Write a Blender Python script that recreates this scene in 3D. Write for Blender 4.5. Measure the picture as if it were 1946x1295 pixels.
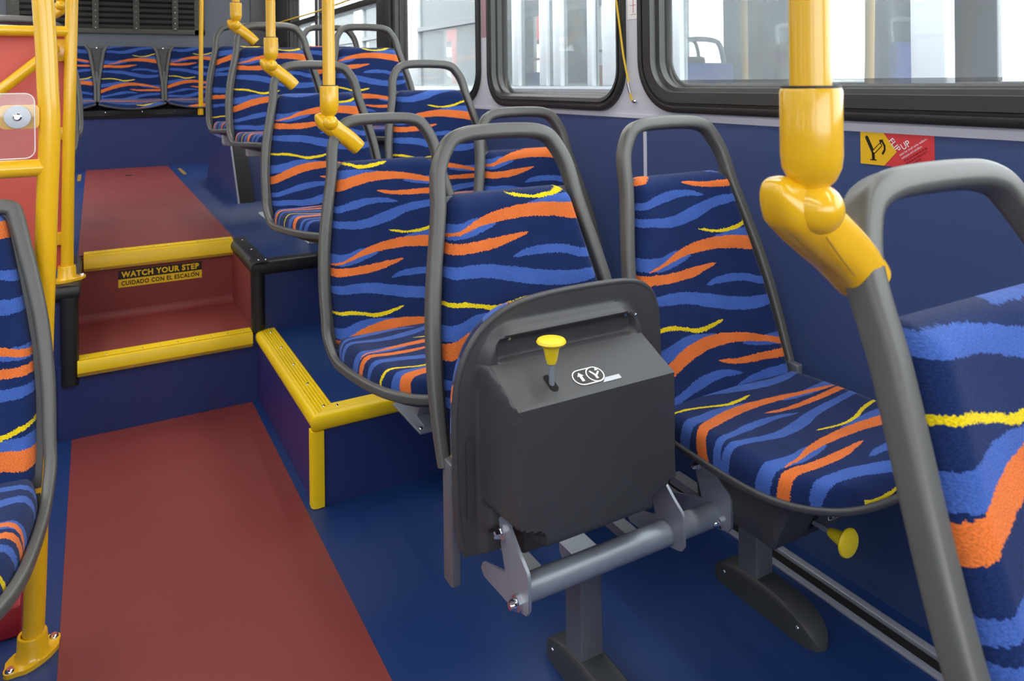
import bpy, bmesh, math, random
from mathutils import Vector, Matrix
import numpy as np
random.seed(7)
scene = bpy.context.scene
COL = scene.collection
for o in list(bpy.data.objects):
    bpy.data.objects.remove(o)

# ------------------------------------------------------------------ camera
F_PX = 1417.0
YAW = math.atan((973 - 178) / F_PX)
cam_d = bpy.data.cameras.new('camera')
cam = bpy.data.objects.new('camera', cam_d)
COL.objects.link(cam)
cam_d.sensor_fit = 'HORIZONTAL'
cam_d.sensor_width = 36.0
cam_d.lens = F_PX / 1946 * 36
cam_d.shift_y = -(647.5 - 153.7) / 1946
cam_d.clip_start = 0.02
cam_d.dof.use_dof = True
cam_d.dof.focus_distance = 1.75
cam_d.dof.aperture_fstop = 9.0
fw = Vector((math.sin(YAW), math.cos(YAW), 0)); rt = Vector((math.cos(YAW), -math.sin(YAW), 0)); up = Vector((0, 0, 1))
rl = 0.0117
rt2 = rt * math.cos(rl) + up * math.sin(rl) * -1
up2 = rt * math.sin(rl) + up * math.cos(rl)
M = Matrix((rt2, up2, -fw)).transposed().to_4x4()
M.translation = (0, 0, 1.2)
cam.matrix_world = M
scene.camera = cam

# ------------------------------------------------------------------ sky, light, exposure
world = bpy.data.worlds.new('sky'); scene.world = world; world.use_nodes = True
wn = world.node_tree.nodes; wl = world.node_tree.links
bg = wn['Background']
bg.inputs['Color'].default_value = (0.93, 0.97, 1.0, 1)
bg.inputs['Strength'].default_value = 6.0
vs = scene.view_settings
vs.view_transform = 'Standard'; vs.look = 'None'; vs.gamma = 1.0
vs.use_curve_mapping = False
vs.exposure = 0.0

def area_lamp(name, loc, rot, sx, sy, power, col=(1, 1, 1)):
    d = bpy.data.lights.new(name, 'AREA'); d.shape = 'RECTANGLE'; d.size = sx; d.size_y = sy; d.energy = power; d.color = col
    o = bpy.data.objects.new(name, d); COL.objects.link(o); o.location = loc; o.rotation_euler = rot
    return o
LAMPS = [area_lamp('ceiling_lamp', (-0.55, 2.9, 2.26), (0, 0, 0), 0.16, 8.4, 52, (1, .98, .94)),
         area_lamp('ceiling_lamp.001', (1.12, 2.9, 2.26), (0, 0, 0), 0.16, 8.4, 52, (1, .98, .94))]

# ------------------------------------------------------------------ materials
def lin(c):
    return tuple(((v / 255) / 12.92 if v / 255 <= .04045 else ((v / 255 + .055) / 1.055) ** 2.4) for v in c) + (1,)

def mat(name, col, rough=.5, metal=0.0, bump=0.0, bscale=300.0, var=0.0, vscale=20.0, coat=0.0, spec=.5, speck=None):
    m = bpy.data.materials.new(name); m.use_nodes = True
    nt = m.node_tree; b = nt.nodes['Principled BSDF']
    c = lin(col)
    b.inputs['Base Color'].default_value = c
    b.inputs['Roughness'].default_value = rough
    b.inputs['Metallic'].default_value = metal
    b.inputs['Coat Weight'].default_value = coat
    b.inputs['Coat Roughness'].default_value = .08
    b.inputs['Specular IOR Level'].default_value = spec
    tc = nt.nodes.new('ShaderNodeTexCoord')
    last = None
    if var > 0:
        n = nt.nodes.new('ShaderNodeTexNoise'); n.inputs['Scale'].default_value = vscale; n.inputs['Detail'].default_value = 6
        nt.links.new(tc.outputs['Object'], n.inputs['Vector'])
        mx = nt.nodes.new('ShaderNodeMix'); mx.data_type = 'RGBA'
        mx.inputs[6].default_value = tuple(v * (1 - var) for v in c[:3]) + (1,)
        mx.inputs[7].default_value = tuple(min(1, v * (1 + var)) for v in c[:3]) + (1,)
        nt.links.new(n.outputs['Fac'], mx.inputs[0])
        last = mx.outputs[2]
        r = nt.nodes.new('ShaderNodeMapRange'); r.inputs['To Min'].default_value = max(0.02, rough * .85); r.inputs['To Max'].default_value = min(1, rough * 1.15)
        nt.links.new(n.outputs['Fac'], r.inputs['Value']); nt.links.new(r.outputs[0], b.inputs['Roughness'])
    if speck:
        n = nt.nodes.new('ShaderNodeTexNoise'); n.inputs['Scale'].default_value = speck[1]; n.inputs['Detail'].default_value = 2
        nt.links.new(tc.outputs['Object'], n.inputs['Vector'])
        cr = nt.nodes.new('ShaderNodeValToRGB'); cr.color_ramp.elements[0].position = speck[2]; cr.color_ramp.elements[1].position = speck[2] + .06
        nt.links.new(n.outputs['Fac'], cr.inputs[0])
        mx = nt.nodes.new('ShaderNodeMix'); mx.data_type = 'RGBA'
        nt.links.new(cr.outputs[0], mx.inputs[0])
        if last: nt.links.new(last, mx.inputs[6])
        else: mx.inputs[6].default_value = c
        mx.inputs[7].default_value = lin(speck[0])
        last = mx.outputs[2]
    if last: nt.links.new(last, b.inputs['Base Color'])
    if bump > 0:
        n = nt.nodes.new('ShaderNodeTexNoise'); n.inputs['Scale'].default_value = bscale; n.inputs['Detail'].default_value = 3
        nt.links.new(tc.outputs['Object'], n.inputs['Vector'])
        bp = nt.nodes.new('ShaderNodeBump'); bp.inputs['Strength'].default_value = bump; bp.inputs['Distance'].default_value = .002
        nt.links.new(n.outputs['Fac'], bp.inputs['Height']); nt.links.new(bp.outputs[0], b.inputs['Normal'])
    return m

def glass(name, tint=(1, 1, 1), refl=.06, haze=0.0, hazecol=(.8, .82, .85)):
    m = bpy.data.materials.new(name); m.use_nodes = True
    nt = m.node_tree
    for n in list(nt.nodes): nt.nodes.remove(n)
    out = nt.nodes.new('ShaderNodeOutputMaterial')
    tr = nt.nodes.new('ShaderNodeBsdfTransparent'); tr.inputs[0].default_value = tint + (1,)
    gl = nt.nodes.new('ShaderNodeBsdfGlossy'); gl.inputs['Roughness'].default_value = .02
    lw = nt.nodes.new('ShaderNodeLayerWeight'); lw.inputs[0].default_value = .5
    pw = nt.nodes.new('ShaderNodeMath'); pw.operation = 'POWER'; pw.inputs[1].default_value = 5; nt.links.new(lw.outputs['Facing'], pw.inputs[0])
    fr = nt.nodes.new('ShaderNodeMath'); fr.operation = 'MULTIPLY_ADD'; fr.inputs[1].default_value = .7; fr.inputs[2].default_value = .03; nt.links.new(pw.outputs[0], fr.inputs[0])
    mx = nt.nodes.new('ShaderNodeMixShader')
    nt.links.new(fr.outputs[0], mx.inputs[0]); nt.links.new(tr.outputs[0], mx.inputs[1]); nt.links.new(gl.outputs[0], mx.inputs[2])
    last = mx
    if haze > 0:
        df = nt.nodes.new('ShaderNodeBsdfDiffuse'); df.inputs[0].default_value = hazecol + (1,)
        ns = nt.nodes.new('ShaderNodeTexNoise'); ns.inputs['Scale'].default_value = 9; ns.inputs['Detail'].default_value = 8
        tc = nt.nodes.new('ShaderNodeTexCoord'); nt.links.new(tc.outputs['Object'], ns.inputs['Vector'])
        mr = nt.nodes.new('ShaderNodeMapRange'); mr.inputs['To Min'].default_value = haze * .6; mr.inputs['To Max'].default_value = haze * 1.4
        nt.links.new(ns.outputs['Fac'], mr.inputs['Value'])
        m2 = nt.nodes.new('ShaderNodeMixShader'); nt.links.new(mr.outputs[0], m2.inputs[0])
        nt.links.new(mx.outputs[0], m2.inputs[1]); nt.links.new(df.outputs[0], m2.inputs[2]); last = m2
    nt.links.new(last.outputs[0], out.inputs[0])
    return m

MT = {}
MT['floor_blue'] = mat('blue_vinyl_floor', (22, 52, 106), .42, bump=.12, bscale=500, var=.10, vscale=6, speck=((70, 110, 160), 900, .74))
MT['floor_red'] = mat('red_vinyl_floor', (128, 52, 48), .55, bump=.15, bscale=500, var=.08, vscale=5, speck=((95, 34, 34), 700, .62))
MT['riser_blue'] = mat('blue_vinyl_riser', (34, 48, 102), .5, bump=.06, bscale=500, var=.08, vscale=4, speck=((90, 110, 160), 900, .77))
MT['purple_side'] = mat('violet_vinyl_side', (52, 42, 104), .45, bump=.06, bscale=500, var=.2, vscale=3)
MT['wall_blue'] = mat('blue_laminate', (60, 79, 124), .4, bump=.05, bscale=350, var=.06, vscale=2)
MT['wall_white'] = mat('pale_grey_laminate', (205, 207, 216), .45, var=.04, vscale=5)
MT['yellow'] = mat('yellow_paint', (236, 182, 22), .22, coat=.4, var=.03, vscale=8, bump=.02, bscale=60)
MT['nosing'] = mat('yellow_nosing', (244, 204, 10), .38, var=.07, vscale=12, bump=.05, bscale=200)
MT['gold'] = mat('gold_strip', (190, 150, 50), .35, metal=.3, var=.15, vscale=30)
MT['frame'] = mat('grey_moulded_plastic', (88, 88, 84), .36, bump=.10, bscale=900, var=.05, vscale=15)
MT['shell'] = mat('charcoal_plastic_shell', (66, 66, 68), .42, bump=.16, bscale=1100, var=.06, vscale=12)
MT['dark'] = mat('black_rubber', (30, 30, 32), .45, bump=.08, bscale=600, var=.1, vscale=20)
MT['winframe'] = mat('black_window_frame', (40, 40, 38), .32, var=.08, vscale=20)
MT['foot'] = mat('dark_grey_cast_foot', (58, 60, 62), .5, bump=.2, bscale=500, var=.08, vscale=20)
MT['steel'] = mat('galvanised_steel', (150, 156, 166), .38, metal=.35, var=.12, vscale=25, bump=.03, bscale=80)
MT['post'] = mat('brushed_grey_steel', (112, 114, 120), .4, metal=.35, var=.1, vscale=15)
MT['alu'] = mat('aluminium_track', (176, 180, 190), .35, metal=.35, var=.12, vscale=12)
MT['chrome'] = mat('chrome', (225, 225, 228), .12, metal=1)
MT['panel_red'] = mat('red_panel', (206, 88, 74), .5, var=.05, vscale=4)
MT['carpet'] = mat('grey_fleck_fabric_wall', (108, 114, 122), .95, bump=.4, bscale=350, speck=((140, 146, 150), 420, .57), spec=.1)
MT['vent'] = mat('black_louvre', (74, 74, 66), .5)
MT['void'] = mat('dark_cavity', (10, 10, 10), .9)
MT['ceil'] = mat('white_ceiling', (225, 225, 222), .6)
MT['knob'] = mat('yellow_knob', (244, 214, 34), .32)
MT['st_red'] = mat('sticker_red', (214, 62, 66), .35)
MT['st_yel'] = mat('sticker_yellow', (240, 190, 30), .35)
MT['st_blk'] = mat('sticker_black', (28, 26, 22), .4)
MT['st_wht'] = mat('sticker_white', (240, 240, 240), .4)
MT['st_dred'] = mat('sticker_dark_red', (150, 26, 40), .4)
MT['st_mauve'] = mat('faded_notice', (168, 134, 140), .5)
MT['st_pink'] = mat('faded_red_print', (206, 130, 122), .5)
MT['st_wyel'] = mat('sticker_warning_yellow', (236, 196, 20), .4)
MT['bracket'] = mat('white_bracket', (196, 200, 206), .4)
MT['felt'] = mat('cream_bush', (196, 184, 140), .6)
MT['glass'] = glass('window_glass', (.93, .95, .95), haze=.05)
MT['clear'] = glass('clear_polycarbonate', (.96, .96, .96), haze=.04, hazecol=(.9, .85, .85))
MT['clear_edge'] = mat('polished_edge', (225, 215, 212), .25)
MT['frit'] = glass('dotted_frit', (.75, .75, .75), haze=.3, hazecol=(.25, .25, .25))
MT['cord'] = mat('yellow_cord', (226, 186, 40), .5)
MT['asphalt'] = mat('asphalt', (120, 120, 122), .9, var=.1, vscale=2)
MT['bus_white'] = mat('bus_white_paint', (232, 234, 236), .3)
MT['bus_red'] = mat('bus_red_paint', (196, 50, 46), .35)
MT['bus_grey'] = mat('bus_grey_trim', (140, 144, 146), .4)
MT['bus_dark'] = mat('bus_dark_trim', (80, 82, 84), .5)
MT['bus_glass'] = glass('bus_window_glass', (.86, .90, .90), haze=.22, hazecol=(.60, .63, .62))
MT['bus_yellow'] = mat('bus_pole_yellow', (200, 150, 40), .4)
MT['bus_seat'] = mat('bus_seat_blue', (50, 70, 150), .8)
MT['bus_orange'] = mat('bus_seat_orange', (220, 120, 60), .8)
MT['leaf'] = mat('distant_tree_green', (110, 128, 96), .9, var=.4, vscale=3)

# ---- the woven seat fabric: flame stripes, drawn in metres (u across, v along the cloth)
NAVY = (27, 43, 86); ROYAL = (64, 94, 166); ORNG = (216, 112, 54); YELL = (220, 194, 26)
STR = [
 (ROYAL, [(.05,.801,.80),(.115,.814,.79),(.184,.818,.79),(.231,.808,.78),(.30,.79,.77)]),
 (ROYAL, [(-.30,.785,.755),(-.163,.778,.748),(-.127,.776,.745),(-.067,.785,.754),(-.027,.769,.768)]),
 (ORNG, [(-.17,.750,.749),(-.123,.761,.7535),(-.067,.783,.766),(-.004,.797,.773),(.075,.803,.774),(.161,.797,.763),(.236,.784,.748),(.30,.765,.73)]),
 (YELL, [(.011,.8265,.8265),(.072,.819,.813),(.124,.824,.815),(.175,.840,.831),(.212,.846,.838),(.26,.851,.845),(.30,.85,.846)]),
 (ORNG, [(-.30,.735,.715),(-.17,.741,.719),(-.108,.737,.716),(-.038,.74,.719),(.01,.743,.730),(.048,.743,.742)]),
 (ROYAL, [(.003,.697,.696),(.046,.711,.695),(.117,.711,.693),(.184,.697,.678),(.253,.697,.684),(.30,.70,.69)]),
 (ROYAL, [(-.30,.685,.66),(-.2,.692,.677),(-.14,.694,.671),(-.071,.691,.664),(-.002,.678,.647),(.085,.66,.629),(.15,.654,.626),(.26,.661,.65),(.30,.665,.655)]),
 (YELL, [(-.30,.615,.608),(-.19,.627,.620),(-.137,.627,.618),(-.092,.617,.609),(-.053,.609,.599),(-.008,.612,.603),(.031,.6155,.6145)]),
 (ROYAL, [(-.30,.57,.54),(-.145,.589,.56),(-.097,.598,.57),(-.027,.593,.586),(.0,.588,.587)]),
 (ROYAL, [(.075,.558,.555),(.14,.565,.542),(.177,.566,.54),(.255,.565,.536),(.30,.56,.53)]),
 (ORNG, [(-.30,.505,.465),(-.2,.54,.512),(-.131,.567,.536),(-.074,.582,.552),(-.014,.588,.561),(.062,.582,.561),(.135,.567,.551),(.231,.538,.537)]),
 (ORNG, [(-.013,.532,.531),(.048,.528,.516),(.137,.529,.512),(.258,.53,.511),(.30,.53,.512)]),
 (ROYAL, [(-.30,.47,.44),(-.161,.49,.474),(-.083,.51,.487),(-.015,.513,.497),(.05,.4965,.4955)]),
 (ROYAL, [(-.30,.455,.43),(-.15,.456,.437),(-.075,.453,.429),(.0,.469,.438),(.09,.489,.466),(.194,.496,.477),(.30,.50,.48)]),
]
def fabric():
    m = bpy.data.materials.new('flame_stripe_moquette'); m.use_nodes = True
    nt = m.node_tree; N = nt.nodes; L = nt.links; b = N['Principled BSDF']
    def math_(op, a, c=None, d=None):
        n = N.new('ShaderNodeMath'); n.operation = op
        for i, v in enumerate((a, c, d)):
            if v is None: continue
            if isinstance(v, (int, float)): n.inputs[i].default_value = v
            else: L.new(v, n.inputs[i])
        return n.outputs[0]
    uv = N.new('ShaderNodeUVMap'); uv.uv_map = 'cloth'
    sp = N.new('ShaderNodeSeparateXYZ'); L.new(uv.outputs[0], sp.inputs[0])
    au = N.new('ShaderNodeAttribute'); au.attribute_type = 'OBJECT'; au.attribute_name = 'cloth_u'
    av = N.new('ShaderNodeAttribute'); av.attribute_type = 'OBJECT'; av.attribute_name = 'cloth_v'
    nz = N.new('ShaderNodeTexNoise'); nz.inputs['Scale'].default_value = 330; nz.inputs['Detail'].default_value = 1
    L.new(uv.outputs[0], nz.inputs['Vector'])
    jit = math_('MULTIPLY', math_('SUBTRACT', nz.outputs['Fac'], .5), .0075)
    nz2 = N.new('ShaderNodeTexNoise'); nz2.inputs['Scale'].default_value = 45; nz2.inputs['Detail'].default_value = 1
    L.new(uv.outputs[0], nz2.inputs['Vector'])
    jit2 = math_('MULTIPLY', math_('SUBTRACT', nz2.outputs['Fac'], .5), .004)
    u = math_('SUBTRACT', sp.outputs[0], au.outputs['Fac'])
    v = math_('ADD', math_('ADD', math_('SUBTRACT', sp.outputs[1], av.outputs['Fac']), jit), jit2)
    uu = math_('DIVIDE', math_('ADD', u, .30), .60)
    col = None
    base = N.new('ShaderNodeRGB'); base.outputs[0].default_value = lin(NAVY); col = base.outputs[0]
    P = .41; R = .16
    for c, pts in STR:
        vc = sum(p[1] + p[2] for p in pts) / (2 * len(pts))
        vw = math_('WRAP', v, vc + P / 2, vc - P / 2)
        vn = math_('ADD', math_('DIVIDE', math_('SUBTRACT', vw, vc), R), .5)
        edges = []
        for k in (1, 2):
            fc = N.new('ShaderNodeFloatCurve'); cv = fc.mapping.curves[0]
            q = [((p[0] + .30) / .60, (p[k] - vc) / R + .5) for p in pts]
            sgn = -1 if k == 1 else 1
            if pts[0][0] > -.29: q = [(max(0, q[0][0] - .035), q[0][1] + sgn * .12)] + q
            if pts[-1][0] < .29: q = q + [(min(1, q[-1][0] + .035), q[-1][1] + sgn * .12)]
            if q[0][0] > .001: q = [(0, q[0][1])] + q
            if q[-1][0] < .999: q = q + [(1, q[-1][1])]
            cv.points[0].location = q[0]; cv.points[-1].location = q[-1]
            for x, y in q[1:-1]: cv.points.new(x, y)
            fc.mapping.use_clip = False
            fc.mapping.update()
            L.new(uu, fc.inputs['Value']); edges.append(fc.outputs[0])
        msk = math_('MULTIPLY', math_('GREATER_THAN', edges[0], vn), math_('LESS_THAN', edges[1], vn))
        mx = N.new('ShaderNodeMix'); mx.data_type = 'RGBA'
        L.new(msk, mx.inputs[0]); L.new(col, mx.inputs[6]); mx.inputs[7].default_value = lin(c); col = mx.outputs[2]
    # pile: light and dark tufts
    n3 = N.new('ShaderNodeTexNoise'); n3.inputs['Scale'].default_value = 620; n3.inputs['Detail'].default_value = 2
    L.new(uv.outputs[0], n3.inputs['Vector'])
    n4 = N.new('ShaderNodeTexNoise'); n4.inputs['Scale'].default_value = 14; n4.inputs['Detail'].default_value = 4
    L.new(uv.outputs[0], n4.inputs['Vector'])
    br = math_('ADD', math_('MULTIPLY', n3.outputs['Fac'], 1.7), math_('MULTIPLY', n4.outputs['Fac'], .5))
    br = math_('ADD', br, -.10)
    mm = N.new('ShaderNodeMix'); mm.data_type = 'RGBA'; mm.blend_type = 'MULTIPLY'; mm.inputs[0].default_value = 1
    L.new(col, mm.inputs[6]); L.new(br, mm.inputs[7])
    L.new(mm.outputs[2], b.inputs['Base Color'])
    b.inputs['Roughness'].default_value = .95; b.inputs['Specular IOR Level'].default_value = .1
    b.inputs['Sheen Weight'].default_value = .14; b.inputs['Sheen Roughness'].default_value = .4
    bp = N.new('ShaderNodeBump'); bp.inputs['Strength'].default_value = .35; bp.inputs['Distance'].default_value = .002
    L.new(n3.outputs['Fac'], bp.inputs['Height']); L.new(bp.outputs[0], b.inputs['Normal'])
    return m
MT['fabric'] = fabric()

# ------------------------------------------------------------------ mesh helpers
def tag(o, label=None, cat=None, group=None, kind=None):
    if label: o['label'] = label
    if cat: o['category'] = cat
    if group: o['group'] = group
    if kind: o['kind'] = kind
    return o

def obj(name, me, m=None, parent=None, loc=None, rot=None):
    o = bpy.data.objects.new(name, me); COL.objects.link(o)
    if m and me and not me.materials: me.materials.append(MT[m])
    if parent: o.parent = parent
    if loc is not None: o.location = loc
    if rot is not None: o.rotation_euler = rot
    return o

def empty(name, loc=(0, 0, 0), rz=0):
    o = bpy.data.objects.new(name, None); COL.objects.link(o); o.location = loc; o.rotation_euler = (0, 0, rz)
    o.empty_display_size = .05
    return o

class MB:
    def __init__(s): s.v = []; s.f = []; s.uv = None; s.sm = []
    def add(s, vs, fs, smooth=False):
        n = len(s.v); s.v += [tuple(p) for p in vs]
        for f in fs: s.f.append(tuple(i + n for i in f)); s.sm.append(smooth)
        return s
    def box(s, x0, x1, y0, y1, z0, z1, bev=0):
        x0, x1 = sorted((x0, x1)); y0, y1 = sorted((y0, y1)); z0, z1 = sorted((z0, z1))
        if bev <= 0:
            vs = [(x, y, z) for z in (z0, z1) for y in (y0, y1) for x in (x0, x1)]
            return s.add(vs, [(0, 2, 3, 1), (4, 5, 7, 6), (0, 1, 5, 4), (2, 6, 7, 3), (0, 4, 6, 2), (1, 3, 7, 5)])
        bm = bmesh.new(); bmesh.ops.create_cube(bm, size=1)
        for v in bm.verts: v.co = Vector(((x0 + x1) / 2 + v.co.x * (x1 - x0), (y0 + y1) / 2 + v.co.y * (y1 - y0), (z0 + z1) / 2 + v.co.z * (z1 - z0)))
        bmesh.ops.bevel(bm, geom=bm.edges[:], offset=bev, segments=3, affect='EDGES', profile=.5)
        return s.bm(bm, True)
    def bm(s, bm, smooth=False, M=None):
        bm.verts.index_update(); vs = [tuple((M @ v.co) if M else v.co) for v in bm.verts]; fs = [tuple(v.index for v in f.verts) for f in bm.faces]
        bm.free(); return s.add(vs, fs, smooth)
    def sweep(s, path, sect, refs=None, closed=False, caps=True, scale=None):
        """sect: list of (a,b); a along the in-plane side (ref x tangent), b along ref."""
        P = [Vector(p) for p in path]; n = len(P); k = len(sect); vs = []
        for i in range(n):
            if closed: t = P[(i + 1) % n] - P[i - 1]
            else: t = P[min(i + 1, n - 1)] - P[max(i - 1, 0)]
            t.normalize()
            r = Vector(refs[i] if refs and isinstance(refs[0], (tuple, list, Vector)) else (refs or (0, 0, 1)))
            a = r.cross(t)
            if a.length < 1e-6: a = Vector((1, 0, 0)).cross(t)
            a.normalize(); b = t.cross(a); sc = scale[i] if scale else 1
            for (p, q) in sect: vs.append(P[i] + a * p * sc + b * q * sc)
        fs = []
        for i in range(n if closed else n - 1):
            j = (i + 1) % n
            for c in range(k):
                d = (c + 1) % k
                fs.append((i * k + c, i * k + d, j * k + d, j * k + c))
        if caps and not closed:
            fs.append(tuple(range(k - 1, -1, -1))); fs.append(tuple((n - 1) * k + c for c in range(k)))
        return s.add(vs, fs, True)
    def tube(s, path, r, seg=16, **kw):
        return s.sweep(path, [(r * math.cos(2 * math.pi * i / seg), r * math.sin(2 * math.pi * i / seg)) for i in range(seg)], **kw)
    def cyl(s, p, q, r, seg=20):
        d = Vector(q) - Vector(p); ref = (0, 0, 1) if abs(d.normalized().z) < .9 else (0, 1, 0)
        return s.tube([p, q], r, seg, refs=ref)
    def lathe(s, prof, M=None, seg=28):
        """prof: (r,z) list, about z"""
        vs = []; n = len(prof)
        for i in range(seg):
            a = 2 * math.pi * i / seg
            for r, z in prof:
                v = Vector((r * math.cos(a), r * math.sin(a), z)); vs.append(M @ v if M else v)
        fs = [(i * n + j, ((i + 1) % seg) * n + j, ((i + 1) % seg) * n + j + 1, i * n + j + 1) for i in range(seg) for j in range(n - 1)]
        return s.add(vs, fs, True)
    def prism(s, poly, fn, d0, d1, smooth=False):
        """poly (a,b) extruded between d0 and d1; fn(a,b,d)->xyz"""
        n = len(poly); vs = [fn(a, b, d0) for a, b in poly] + [fn(a, b, d1) for a, b in poly]
        fs = [tuple(range(n)), tuple(range(2 * n - 1, n - 1, -1))] + [(i, n + i, n + (i + 1) % n, (i + 1) % n) for i in range(n)]
        return s.add(vs, fs, smooth)
    def mesh(s, name, fix=True):
        me = bpy.data.meshes.new(name); me.from_pydata(s.v, [], s.f); me.update()
        if fix:
            bm = bmesh.new(); bm.from_mesh(me); bmesh.ops.remove_doubles(bm, verts=bm.verts, dist=1e-6)
            bmesh.ops.recalc_face_normals(bm, faces=bm.faces)
            for e in bm.edges:
                if len(e.link_faces) == 2 and e.calc_face_angle(0) > math.radians(38): e.smooth = False
            for f in bm.faces: f.smooth = True
            bm.to_mesh(me); bm.free()
        return me
    def build(s, name, m, parent=None, loc=None, rot=None):
        return obj(name, s.mesh(name), m, parent, loc, rot)

def rrect(w, h, r, seg=4):
    pts = []
    for cx, cy, a0 in ((w / 2 - r, h / 2 - r, 0), (-w / 2 + r, h / 2 - r, 90), (-w / 2 + r, -h / 2 + r, 180), (w / 2 - r, -h / 2 + r, 270)):
        for i in range(seg + 1):
            a = math.radians(a0 + 90 * i / seg); pts.append((cx + r * math.cos(a), cy + r * math.sin(a)))
    return pts

def catmull(pts, per=6, closed=False):
    P = [np.array(p, float) for p in pts]; n = len(P); out = []
    rng = range(n if closed else n - 1)
    for i in rng:
        if closed: p0, p1, p2, p3 = P[i - 1], P[i], P[(i + 1) % n], P[(i + 2) % n]
        else: p0, p1, p2, p3 = P[max(i - 1, 0)], P[i], P[i + 1], P[min(i + 2, n - 1)]
        for k in range(per):
            t = k / per
            out.append(.5 * ((2 * p1) + (-p0 + p2) * t + (2 * p0 - 5 * p1 + 4 * p2 - p3) * t * t + (-p0 + 3 * p1 - 3 * p2 + p3) * t ** 3))
    if not closed: out.append(P[-1])
    return [tuple(p) for p in out]

def lerp_tab(tab, z):
    """tab sorted by first value"""
    if z <= tab[0][0]: return tab[0][1]
    for (a, p), (b, q) in zip(tab, tab[1:]):
        if z <= b: return p + (q - p) * (z - a) / (b - a)
    return tab[-1][1]

def text_mesh(txt, size, bold=0.0, align='LEFT', sx=1.0, space=1.0):
    cu = bpy.data.curves.new('t', 'FONT'); cu.body = txt; cu.size = size; cu.align_x = align; cu.offset = bold; cu.space_character = space
    cu.resolution_u = 3
    o = bpy.data.objects.new('t', cu); COL.objects.link(o)
    bpy.context.view_layer.update()
    me = bpy.data.meshes.new_from_object(o.evaluated_get(bpy.context.evaluated_depsgraph_get()))
    bpy.data.objects.remove(o); bpy.data.curves.remove(cu)
    me.materials.clear()
    for v in me.vertices: v.co.x *= sx
    return me

# ------------------------------------------------------------------ key dimensions (metres)
XW = 1.56          # right wall
XL = -1.0          # left wall
ZP = .257          # seat platform / first step
ZU = .518          # upper rear floor
YP = 2.10          # platform front
YR1, YR2 = 2.94, 3.435   # the two risers of the aisle steps
YB = 6.915         # rear bench riser
AX0, AX1 = -.066, .520   # aisle
YF = -2.2          # front end of what is built

def sub(o, part):
    """make o (built in world coordinates) a sub-part of part"""
    o.parent = part; o.matrix_parent_inverse = Matrix.Identity(4); return o
def struct(o): o['kind'] = 'structure'; return o
def sbox(name, x0, x1, y0, y1, z0, z1, m, bev=0, parent=None):
    o = MB().box(x0, x1, y0, y1, z0, z1, bev).build(name, m, parent)
    return o if parent else struct(o)

# floor, red aisle strip, platform, steps, upper floor
sbox('floor', XL, XW, YF, YR1, -.05, 0, 'floor_blue')
sbox('aisle_floor', -.077, .509, YF, YR1 - .002, 0, .0012, 'floor_red')
pl = empty('seat_platform', (1.04, 2.5, 0)); struct(pl)
def child(mb, name, m, par):
    o = mb.build(name, m); o.parent = par; o.matrix_parent_inverse = par.matrix_basis.inverted() if False else Matrix.Translation(-par.location); return o
child(MB().box(AX1 + .012, XW, YP + .004, YR1 + .015, ZP - .012, ZP - .001), 'platform_top', 'floor_blue', pl)
child(MB().box(AX1 + .012, XW, YP + .012, YP + .03, .0, ZP - .012), 'front_face', 'riser_blue', pl)
child(MB().box(AX1 + .012, AX1 + .03, YP + .03, YR1, .0, ZP - .012), 'aisle_face', 'purple_side', pl)
st = empty('aisle_step', (.227, 3.2, 0)); struct(st)
child(MB().box(AX0 - .05, AX1 + .012, YR1, YR1 + .02, 0, ZP - .006), 'lower_riser', 'riser_blue', st)
child(MB().box(AX0 - .01, AX1, YR1 + .02, YR2, ZP - .02, ZP - .002), 'tread', 'floor_red', st)
child(MB().box(AX0 - .01, AX1 + .01, YR2, YR2 + .02, ZP - .002, ZU - .004), 'upper_riser', 'floor_red', st)
child(MB().box(AX1, AX1 + .012, YR1 + .012, YR2, ZP - .004, ZU - .02), 'side_panel', 'floor_red', st)
child(MB().box(AX0 - .012, AX0 - .0, YR1 + .012, YR2, ZP - .004, ZU - .02), 'side_panel', 'floor_red', st)
# coved joint at the back of the tread
cv = [(0, 0), (.03, 0)] + [(.03 - .03 * math.sin(a), .03 - .03 * math.cos(a)) for a in [math.pi / 12 * i for i in range(1, 6)]] + [(0, .03)]
child(MB().prism(cv, lambda a, b, d: (d, YR2 - a, ZP - .002 + b), AX0, AX1, True), 'cove', 'floor_red', st)
uf = empty('upper_floor', (.28, 5.2, 0)); struct(uf)
child(MB().box(AX1 + .012, XW, YR1 + .03, YB, ZU - .03, ZU), 'floor_deck', 'floor_blue', uf)
child(MB().box(XL, AX0 - .012, YR1 + .03, YB, ZU - .03, ZU), 'floor_deck', 'floor_blue', uf)
child(MB().box(AX0 - .012, AX1 + .012, YR2 + .02, YB, ZU - .03, ZU), 'floor_deck', 'floor_blue', uf)
child(MB().box(-.062, .535, YR2 + .02, YB - .001, ZU, ZU + .001), 'red_strip', 'floor_red', uf)
child(MB().box(AX1 + .012, XW, YR1 + .015, YR1 + .03, ZP - .01, ZU - .03), 'front_face', 'riser_blue', uf)
child(MB().box(XL, AX0 - .012, YR1 + .015, YR1 + .03, 0, ZU - .03), 'front_face', 'riser_blue', uf)
child(MB().box(-.058, .545, YB - .62, YB - .617, ZU + .001, ZU + .0014), 'hatch_joint', 'dark', uf)
child(MB().box(.20, .25, YB - .60, YB - .575, ZU + .001, ZU + .004, .001), 'hatch_latch', 'void', uf)
for x in (-.10, .60):
    child(MB().box(x - .012, x + .012, YB - .75, YB - .30, ZU, ZU + .002), 'worn_strip', 'gold', uf)
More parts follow.
